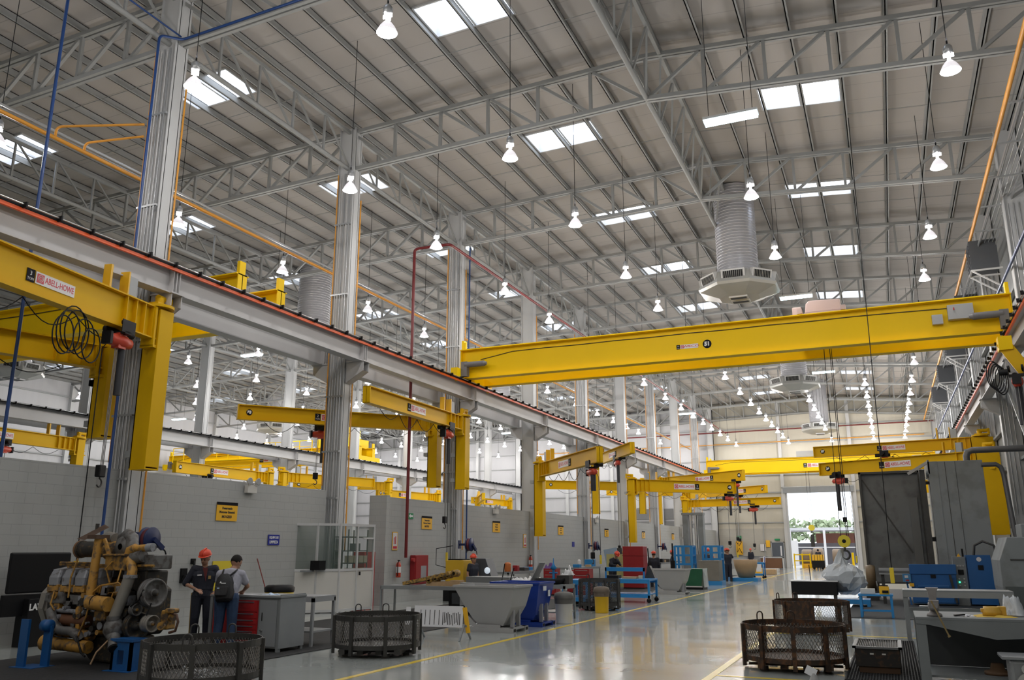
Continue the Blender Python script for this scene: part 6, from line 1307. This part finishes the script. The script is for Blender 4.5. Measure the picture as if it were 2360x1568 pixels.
m.build('grate', DKS, t); MB().box(-.1, -.05, -.612, -.6, .25, .27).build('latch', CHR, t); MB().box(.06, .11, -.612, -.6, .25, .27).build('latch', CHR, t)
# dark tilting panel
t = thing('blast_panel', 'tall dark steel door panel with black rim standing before the grey filter tower', 'panel', (.17, 35, 0)); DP = mat('panel_grimy', (.135, .14, .14), .5, .1, .25, .9, wear=(.09, .09, .09), wamt=.45)
MB().box(-1.02, 1.02, .0, .05, .55, 4.52).build('panel_sheet', DP, t)
MB().box(-1.06, -.98, -.18, .06, .5, 4.58).box(.98, 1.06, -.18, .06, .5, 4.58).box(-1.06, 1.06, -.18, .06, 4.5, 4.58).box(-1.06, 1.06, -.12, .06, .5, .56).build('rim', DKS, t)
MB().beam((-.95, -.01, 4.3), (.55, -.01, 1.6), .02, .05).build('diagonal_stiffener', DKS, t); MB().box(.6, .88, -.08, 0, .7, 3.6).build('channel', mat('channel_grey', (.13, .13, .125), .5, .2), t); MB().box(-.9, -.7, -.02, .03, 0, .55).build('foot', DKS, t); MB().box(.7, .9, -.02, .03, 0, .55).build('foot', DKS, t)
t = thing('filter_tower', 'tall grey sheet metal filter tower beside the dark door panel', 'machine', (2.3, 34, 0))
MB().box(-.8, .85, -1, 1.6, .0, 4.72).build('tower_body', GRYM, t, bevel=.01); MB().box(-.85, -.55, -1.02, -1.0, .6, 4.72).box(-.86, -.8, -1.02, 1.6, 4.3, 4.78).build('corner_strip', GRYM, t); MB().box(-.32, -.3, -1.01, -1.0, .6, 4.7).box(.0, .012, -1.01, -1.0, .6, 4.7).build('seam', DKS, t)
MB().box(-1.12, -.95, -.4, 1.0, .4, 4.5).build('side_frame', DKS, t); MB().box(-.95, -.8, -.1, .1, 2.0, 2.15).box(-1.0, -.8, -.1, .1, 4.0, 4.1).build('hinge', DKS, t); MB().beam((-1.5, -.5, 4.35), (-.8, -.6, 4.75), .1, .1).build('actuator_arm', GRYP, t)
PG = mat('duct_pipe_grey', (.12, .12, .125), .4, .4, .1, 3)
pipe('exhaust_pipe', 'thick grey exhaust pipe with elbow leading from the filter tower to the right wall', 'pipe', [(2.72, 33.4, 4.7), (2.72, 33.4, 4.9), (2.78, 33.4, 5.04), (2.92, 33.4, 5.1), (4.9, 33.4, 5.1)], .11, PG, 16)
pipe('exhaust_pipe', 'thinner grey pipe leaving the tower side and dropping to the floor machine', 'pipe', [(3.1, 33.0, 4.55), (3.55, 33.0, 4.55), (3.68, 33.0, 4.45), (3.74, 33.0, 4.2), (3.8, 32.8, 2.4), (3.85, 32.8, 1.8)], .08, PG, 12)
# blue machine
t = thing('blue_press_machine', 'low blue workshop machine in front of the grey filter tower', 'machine', (1.1, 31, 0)); BM = mat('machine_blue', (.012, .10, .30), .4, 0, .1, 3)
MB().box(-.62, .68, -.35, .4, .06, 1.25).build('machine_body', BM, t, bevel=.015); MB().box(-.64, .7, -.38, -.35, .96, 1.27).build('top_cowl', BM, t, bevel=.01); MB().box(-.45, .45, -.5, -.35, .55, .63).build('ledge', BM, t, bevel=.01); MB().box(-.55, .55, -.37, -.35, .1, .5).build('lower_panel', BM, t); MB().box(-.05, .1, -.38, -.36, .85, .95).build('latch_recess', BLK, t)
q = MB().box(-.86, -.62, -.45, -.2, .72, .96).build('switch_box', mat('switch_blue', (.06, .22, .42), .4), t); MB().box(-.8, -.7, -.46, -.45, .84, .92).build('white_label', SIGNW, q); MB().box(-.78, -.68, -.46, -.45, .75, .79).build('red_button', REDP, q); MB().beam((-.75, -.3, .72), (-.68, -.3, 0), .05, .05).build('switch_post', BM, q)
MB().beam((.5, -.45, .95), (.62, -.42, .1), .07, .07).build('ram_bar', DKS, t); MB().box(-1.55, -.65, -.1, .3, 1.05, 1.13).box(-1.55, -.65, -.1, .3, .93, .97).build('feed_rail', GRYP, t); MB().box(-1.5, -1.4, 0, .1, 0, .93).build('feed_leg', DKS, t); MB().box(-.68, -.55, -.42, -.38, .58, .68).build('amber_tag', SIGNO, t)
t = thing('control_console', 'grey control console with buttons and one green lamp between the blue machines', 'console', (1.95, 31.2, 0)); MB().box(-.2, .16, -.2, .25, 0, 1.5).build('console_body', GRYM, t, bevel=.01); MB().box(-.08, .08, -.225, -.2, .95, 1.1).build('display', BLK, t)
for i in range(2):
    for j in range(3): MB().cyl((-.07+.14*i, -.225, .62+.1*j), (-.07+.14*i, -.2, .62+.1*j), .024, n=10).build('push_button', emis('green_lamp', (.05, 1, .4), 3) if (i, j) == (0, 1) else CHR, t)
for i in range(3): MB().box(-.1+.08*i, -.05+.08*i, -.22, -.2, 1.2, 1.23).build('switch', CHR, t)
MB().prism([(-.06, 1.5), (.06, 1.5), (0, 1.6)], -.01, 0).build('warning_triangle', SIGNO, t); MB().cyl((.12, 0, 1.5), (.12, 0, 1.75), .03).build('beacon', BLK, t)
t = thing('blue_cabinet', 'tall blue machine cabinet with small dark window right of the console', 'cabinet', (2.5, 31.4, 0)); MB().loft([[(-.35, -.4, .05), (.4, -.4, .05), (.4, .4, .05), (-.35, .4, .05)], [(-.35, -.35, 1.55), (.33, -.35, 1.55), (.33, .4, 1.55), (-.35, .4, 1.55)]]).build('cabinet_body', BM, t, bevel=.01)
MB().box(-.05, .1, -.39, -.365, 1.1, 1.24).build('window', BLK, t); M = Matrix.Translation((.0, -.37, 1.42)); s = MB(); s.M = M; s.lathe([(.001, 0), (.07, 0)], n=20, axis='y', c=(0, 0, 0)); s.build('oval_badge', SIGNW, t); MB().tube([(-.1, 0, 1.55), (-.05, 0, 1.85), (.2, 0, 1.98), (.5, 0, 1.85), (.62, 0, 1.3)], .04, 8).build('hose', DKS, t)
t = thing('grey_hopper_machine', 'large grey chamfered machine housing at the right frame edge', 'machine', (3.55, 27.2, 0))
MB().prism([(-.85, 0), (-.95, .75), (-.95, 1.45), (-.7, 2.05), (.9, 2.05), (.9, 0)], -.9, 1.2).build('housing', GRYM, t, bevel=.015); MB().box(-.7, .6, -.93, -.9, 1.45, 1.48).build('seam', DKS, t); MB().box(-.9, .5, -.95, -.9, .1, .78).build('dark_lower_door', mat('door_dark_grey', (.08, .09, .09), .5), t); MB().cyl((-.2, -.96, .8), (-.2, -.96, .2), .02).build('door_rod', BLK, t); MB().box(-.3, .6, -.5, .6, 2.05, 2.4).build('top_box', GRYM, t, bevel=.02)
# benches in front right
t = thing('frame_table', 'grey angle iron frame table behind the vise bench', 'table', (1.07, 19.2, 0)); 
MB().box(-.95, .95, -.4, .4, .93, .965).build('table_top', GRYT, t); MB().box(-.95, .95, -.42, -.38, .83, .93).build('front_rail', mat('rail_grey', (.27, .275, .27), .5), t); MB().box(-.9, .95, -.1, -.05, .42, .62).build('back_board', GRYT, t)
for sx in (-1, 1):
    for sy in (-1, 1): MB().box(sx*.91-.04, sx*.91+.04, sy*.36-.04, sy*.36+.04, 0, .93).build('leg', GRYT, t)
t = thing('vise_bench', 'grey steel workbench with V shaped apron and mounted vise at lower right', 'bench', (1.3, 13.3, 0)); VB = mat('vise_bench_grey', (.17, .185, .19), .62, 0, .12, 3)
MB().box(-1.1, 1.6, -.5, .75, .84, .875).build('bench_top', VB, t, bevel=.004); MB().prism([(-1.1, .84), (1.6, .84), (1.6, .78), (1.2, .74), (-.18, .62), (-.95, .78), (-1.1, .79)], -.5, -.485).build('v_apron', VB, t)
for x_, y_ in ((-1.04, -.44), (1.54, -.44), (1.54, .69), (-1.04, .69)): MB().box(x_-.06, x_+.06, y_-.05, y_+.05, 0, .84).build('leg', VB, t)
MB().box(-1.0, 1.5, -.4, .65, .12, .15).build('lower_shelf', VB, t); MB().box(-1.0, 1.5, .68, .7, .15, .84).build('back_panel', mat('bench_back_dark', (.05, .055, .06), .5), t)
t = thing('bench_vise', 'old grey bench vise with long handle clamped at the bench corner', 'vise', (.44, 13.0, .875)); t.scale = (1.08, 1.08, 1.08); VS = mat('vise_steel', (.27, .255, .25), .5, .4, .2, 12)
MB().lathe([(.001, 0), (.09, 0), (.085, .03), (.05, .05), (.055, .09)], n=16).build('swivel_base', VS, t); MB().box(-.06, .06, -.12, .12, .08, .16).build('body', VS, t, bevel=.015); MB().prism([(-.035, .14), (.035, .14), (.05, .3), (.075, .34), (-.075, .34), (-.05, .3)], -.03, .05).build('fixed_jaw', VS, t, bevel=.006); MB().prism([(-.04, .1), (.04, .1), (.06, .2), (-.06, .2)], -.2, -.12).build('moving_jaw', VS, t, bevel=.008)
MB().cyl((0, -.3, .14), (0, -.1, .14), .022).cyl((0, -.31, .14), (0, -.28, .14), .035).build('screw', VS, t); MB().cyl((-.03, -.3, .2), (.12, -.34, -.2), .01).cyl((.115, -.34, -.19), (.125, -.343, -.21), .018).build('handle', mat('handle_brass', (.3, .22, .1), .4, .5), t); MB().cyl((-.16, -.05, .12), (-.04, -.05, .12), .01).build('side_lever', CHR, t)
t = thing('yellow_casting', 'yellow ring shaped casting lying on yellow cloth on the vise bench', 'casting', (1.15, 13.3, .885)); t.scale = (.8, .8, .8); YC = mat('casting_yellow', (.60, .35, .04), .5, 0, .15, 10); MB().lathe([(.09, .0), (.15, 0), (.15, .07), (.13, .1), (.13, .14), (.09, .14), (.09, .0)], n=24).build('ring', YC, t); MB().box(.08, .2, -.06, .06, 0, .15).box(-.17, -.08, -.04, .04, .05, .11).build('lug', YC, t, bevel=.01)
tag(rag('yellow_cloth', None, mat('cloth_yellow', (.62, .42, .05), .8), 0.92, 1.4, 13.05, 13.5, .877, .012, seed=5), 'crumpled yellow cloth under the ring casting', 'cloth'); tag(rag('plastic_wrap', None, film, 1.3, 1.55, 13.3, 13.7, .89, .14, seed=6), 'clear plastic wrap heap beside the ring casting', 'plastic'); tag(rag('white_rag', None, PAP, .78, .9, 13.1, 13.25, .876, .015, seed=8), 'small white rag left of the yellow cloth', 'rag'); tag(MB().beam((.68, 13.05, .89), (.8, 13.1, .9), .05, .02).build('black_glove', BLK), 'black glove next to the vise', 'glove')
t = thing('wheel_hub', 'brown rusty wheel hub on the lower shelf of the vise bench', 'hub', (1.12, 13.25, .15)); MB().lathe([(.001, 0), (.16, 0), (.16, .04), (.09, .06), (.07, .14), (.001, .14)], n=22).build('hub_body', mat('hub_brown', (.13, .075, .04), .6, .2, .3, 10), t)
t = thing('grey_gearbox', 'light grey machined gearbox housing on the floor at the lower right corner', 'gearbox', (1.28, 12.35, 0)); GB = mat('gearbox_light', (.26, .27, .28), .4, .3, .15, 9)
MB().box(-.12, .35, -.2, .2, .0, .46).build('gearbox_body', GB, t, bevel=.04); MB().box(-.2, .4, -.24, .24, .46, .5).build('top_flange', GB, t, bevel=.01); MB().cyl((.05, -.2, .2), (.05, -.26, .2), .12, n=20).cyl((.05, -.2, .36), (.05, -.25, .36), .06).build('bearing_cap', CHR, t)
t = thing('small_blue_table', 'small light blue steel table with drill and white box', 'table', (-.5, 24.95, .012)); 
MB().box(-.42, .42, -.35, .35, .54, .58).build('table_top', BLUL, t)
for sx in (-1, 1):
    for sy in (-1, 1): MB().box(sx*.37-.03, sx*.37+.03, sy*.3-.03, sy*.3+.03, 0, .54).build('leg', BLUL, t)
    MB().box(sx*.37-.02, sx*.37+.02, -.3, .3, .16, .2).build('side_bar', BLUL, t)
MB().box(-.37, .37, -.32, -.28, .15, .2).build('stretcher', BLUL, t)
t = thing('magnetic_drill', 'yellow magnetic drill on the small blue table', 'drill', (-.38, 24.85, .592)); MB().box(-.02, .22, -.1, .1, 0, .2).build('drill_body', SIGNO, t, bevel=.01); MB().box(-.05, .2, -.05, .05, .2, .23).box(.05, .2, -.11, -.1, .03, .1).build('drill_head', BLK, t); MB().cyl((-.05, 0, .2), (-.07, 0, .33), .012).build('lever', CHR, t)
tag(MB().box(-.86, -.5, 24.75, 24.95, .593, .73).build('white_case', WHT, bevel=.01), 'white box on the small blue table left of the drill', 'box')
t = thing('black_trough', 'long black trough box with bright top edge behind the rusty baskets', 'trough', (-2.35, 29.2, 0)); MB().box(-.68, .68, -.3, .3, .34, .74).build('trough_body', BLK, t, bevel=.01); MB().box(-.72, .72, -.32, .32, .74, .77).build('top_edge', ALU, t)
for sx in (-.6, .6): MB().box(sx-.04, sx+.04, -.25, .25, 0, .34).build('leg', DKS, t)
MB().cyl((-.1, 0, .77), (-.12, 0, 1.25), .012).build('rod', BLK, t)
t = thing('wrapped_machine_part', 'big machine part wrapped in clear plastic hanging below the yellow hook block', 'wrapped part', (-1.5, 29.6, 0)); rr = random.Random(11)
rings = []
for z, r in ((.35, .25), (.5, .42), (.7, .58), (.9, .66), (1.05, .6), (1.2, .42), (1.3, .22), (1.5, .14), (1.72, .05)):
    rings.append([( (r+rr.uniform(-.1, .06))*math.cos(i*PI/9)+.0+.2*(z < .8)*.5, (r*.8+rr.uniform(-.05, .05))*math.sin(i*PI/9), z+rr.uniform(-.02, .02)) for i in range(18)])
MB().loft(rings, sm=False).build('plastic_cover', film, t); MB().lathe([(.001, .4), (.35, .45), (.45, .7), (.4, .95), (.2, 1.1), (.001, 1.12)], n=18).build('inner_casting', mat('inner_grey', (.16, .16, .165), .5, .2, .3, 4), t); MB().cyl((0, -.02, .95), (.05, 0, 1.75), .06).build('lifting_strap', GRYP, t); MB().box(-.3, .75, -.5, .5, .08, .22).build('blue_pallet', BLUL, t); MB().box(-.3, -.2, -.5, .5, 0, .08).box(.65, .75, -.5, .5, 0, .08).build('pallet_foot', BLUL, t);
t = thing('brass_wheel', 'brown metal wheel standing behind the wrapped part', 'wheel', (-.75, 33, 0)); MB().lathe([(.3, -.15), (.42, -.15), (.45, 0), (.42, .15), (.3, .15)], c=(0, 0, .75), axis='x', n=24).build('wheel_ring', mat('wheel_brown', (.15, .10, .05), .5, .3, .2, 6), t); MB().box(-.2, .2, -.3, .3, 0, .33).build('wheel_rest', DKS, t)
t = thing('pendant_control', 'long crane pendant cable with yellow control box over the blue machine', 'pendant control', (-.05, 24.1, 0)); MB().cyl((.12, 0, 13.9), (0, 0, 1.25), .012, n=5).build('pendant_cable', BLK, t); MB().box(-.05, .05, -.05, .05, .9, 1.28).build('control_box', mat('pendant_yellow', (.75, .55, .03)), t, bevel=.01)
t = thing('price_tag_cone', 'small white card stuck on a grey cone top at the bottom edge', 'card', (-1.02, 11.5, 0)); MB().cyl((0, 0, 0), (0, 0, .27), .13, .025, n=18).build('cone', GRYP, t); s = MB(); s.M = Matrix.Translation((-.03, -.02, .29)) @ Matrix.Rotation(.45, 4, 'Y'); s.cb((0, 0, 0), (.13, .006, .1)); s.build('card', PAP, t)
# ---------------------------------------------------------------- doorway and outside
t = thing('pallet_truck', 'yellow and black battery box on wheels in front of the doorway', 'pallet truck', (-5.9, 79.8, 0)); MB().box(-.55, .5, -.4, .4, .15, .75).build('truck_body', BLK, t, bevel=.02); MB().box(-.5, .45, -.42, .38, .75, 1.25).build('battery_box', SIGNO, t)
for i in range(4): MB().box(-.3+.22*i, -.27+.22*i, -.43, -.42, .76, 1.24).build('black_bar', BLK, t)
for sx in (-.4, .3): MB().cyl((sx, -.3, .1), (sx, .3, .1), .1, n=14).build('wheel', BLK, t)
DRM = mat('cable_drum_tan', (.27, .20, .14), .7, 0, .2, 2)
for k, (x, r) in enumerate([(-7.3, .72), (-6.3, .78), (-4.6, .74)]):
    t = thing('large_drum', ['left', 'middle', 'right'][k] + ' one of three tan barrel housings lying on amber cradles at the doorway', 'drum', (x, 85.6, 0)); MB().lathe([(.001, -.45), (r*.9, -.45), (r, -.35), (r, .35), (r*.9, .45), (.001, .45)], c=(0, 0, r+.25), axis='x', n=22).build('drum_shell', DRM, t); MB().box(-.5, .5, -.6, .6, 0, .4).build('amber_cradle', SIGNO, t)
t = thing('guard_rail', 'yellow guard rail beside the left doorway edge', 'guard rail', (-8.1, 84.8, 0))
for x in (-.3, .4, 1.1): MB().cyl((x, 0, 0), (x, 0, 1.3), .06).build('post', YEL, t)
MB().beam((-.3, 0, 1.2), (1.1, 0, 1.2), .06, .1).build('rail', YEL, t); MB().beam((-.3, 0, .65), (1.1, 0, .65), .06, .1).build('rail', YEL, t)
tag(MB().cyl((-3.3, 85, 0), (-3.3, 85, 1.4), .1).build('bollard', YEL), 'yellow bollard at the right doorway edge', 'bollard')
struct('ground_outside', MB().box(-45, 40, YE+.35, 150, -.2, -.01), mat('yard_concrete', (.42, .41, .39), .8))
t = thing('canopy_shed', 'open canopy shed with white posts seen through the doorway', 'shed', (-8, 100, 0)); MB().box(-8, 10, 0, 8, 3.7, 4.0).build('shed_roof', mat('shed_roof_white', (.6, .6, .62), .5), t)
for x in (-6, -2.2, 1.4, 5.2): MB().box(x-.12, x+.12, 0, .25, 0, 3.7).build('post', SIGNW, t)
MB().box(-8, 10, 7.5, 7.7, 0, 2.4).build('rear_wall', mat('yard_wall_grey', (.25, .24, .26), .7), t); MB().box(0, 10, 7.2, 7.4, 2.4, 3.5).build('brick_band', mat('brick_red_brown', (.32, .14, .10), .8), t); MB().box(-8, 10, .3, .36, 1.85, 1.95).build('cross_rail', SIGNW, t)
tag(MB().box(-11.2, -9.2, 97, 97.8, 0, 2.6).build('white_cabinet', SIGNW), 'white equipment cabinet outside left of the doorway', 'cabinet')
LEAF = mat('leaf_green_hazed', (.30, .36, .22), .7, 0, .4, 3)  # bright outdoor haze is mixed into this leaf colour
for k in range(6):
    rr = random.Random(50+k); x = -24 + 5.5*k
    t = thing('tree', '%s haze-paled green tree from the left behind the canopy shed' % ORD[k], 'tree', (x, 125, 0), 0, 'trees behind the canopy shed'); MB().cyl((0, 0, 0), (0, 0, 4), .25, .15).build('trunk', WOOD, t); m = MB()
    for i in range(260):
        a, b_ = rr.random()*6.28, rr.random(); R = 2.8*math.sqrt(rr.random()); c_ = Vector((R*math.cos(a), R*math.sin(a)*.7, 3.2 + b_*2.6 - .15*R)); u = Vector((rr.uniform(-1, 1), rr.uniform(-1, 1), rr.uniform(-1, 1))).normalized()*.45; v = u.orthogonal().normalized()*.35
        m.add([c_-u, c_+v, c_+u, c_-v], [(0, 1, 2, 3)])
    m.build('foliage', LEAF, t)
0 and struct('hill', MB().add([(-70, 150, 0), (60, 150, 0), (60, 200, 14), (20, 190, 12), (-20, 190, 15), (-70, 200, 11)], [(0, 1, 2, 3, 4, 5)]), LEAF)
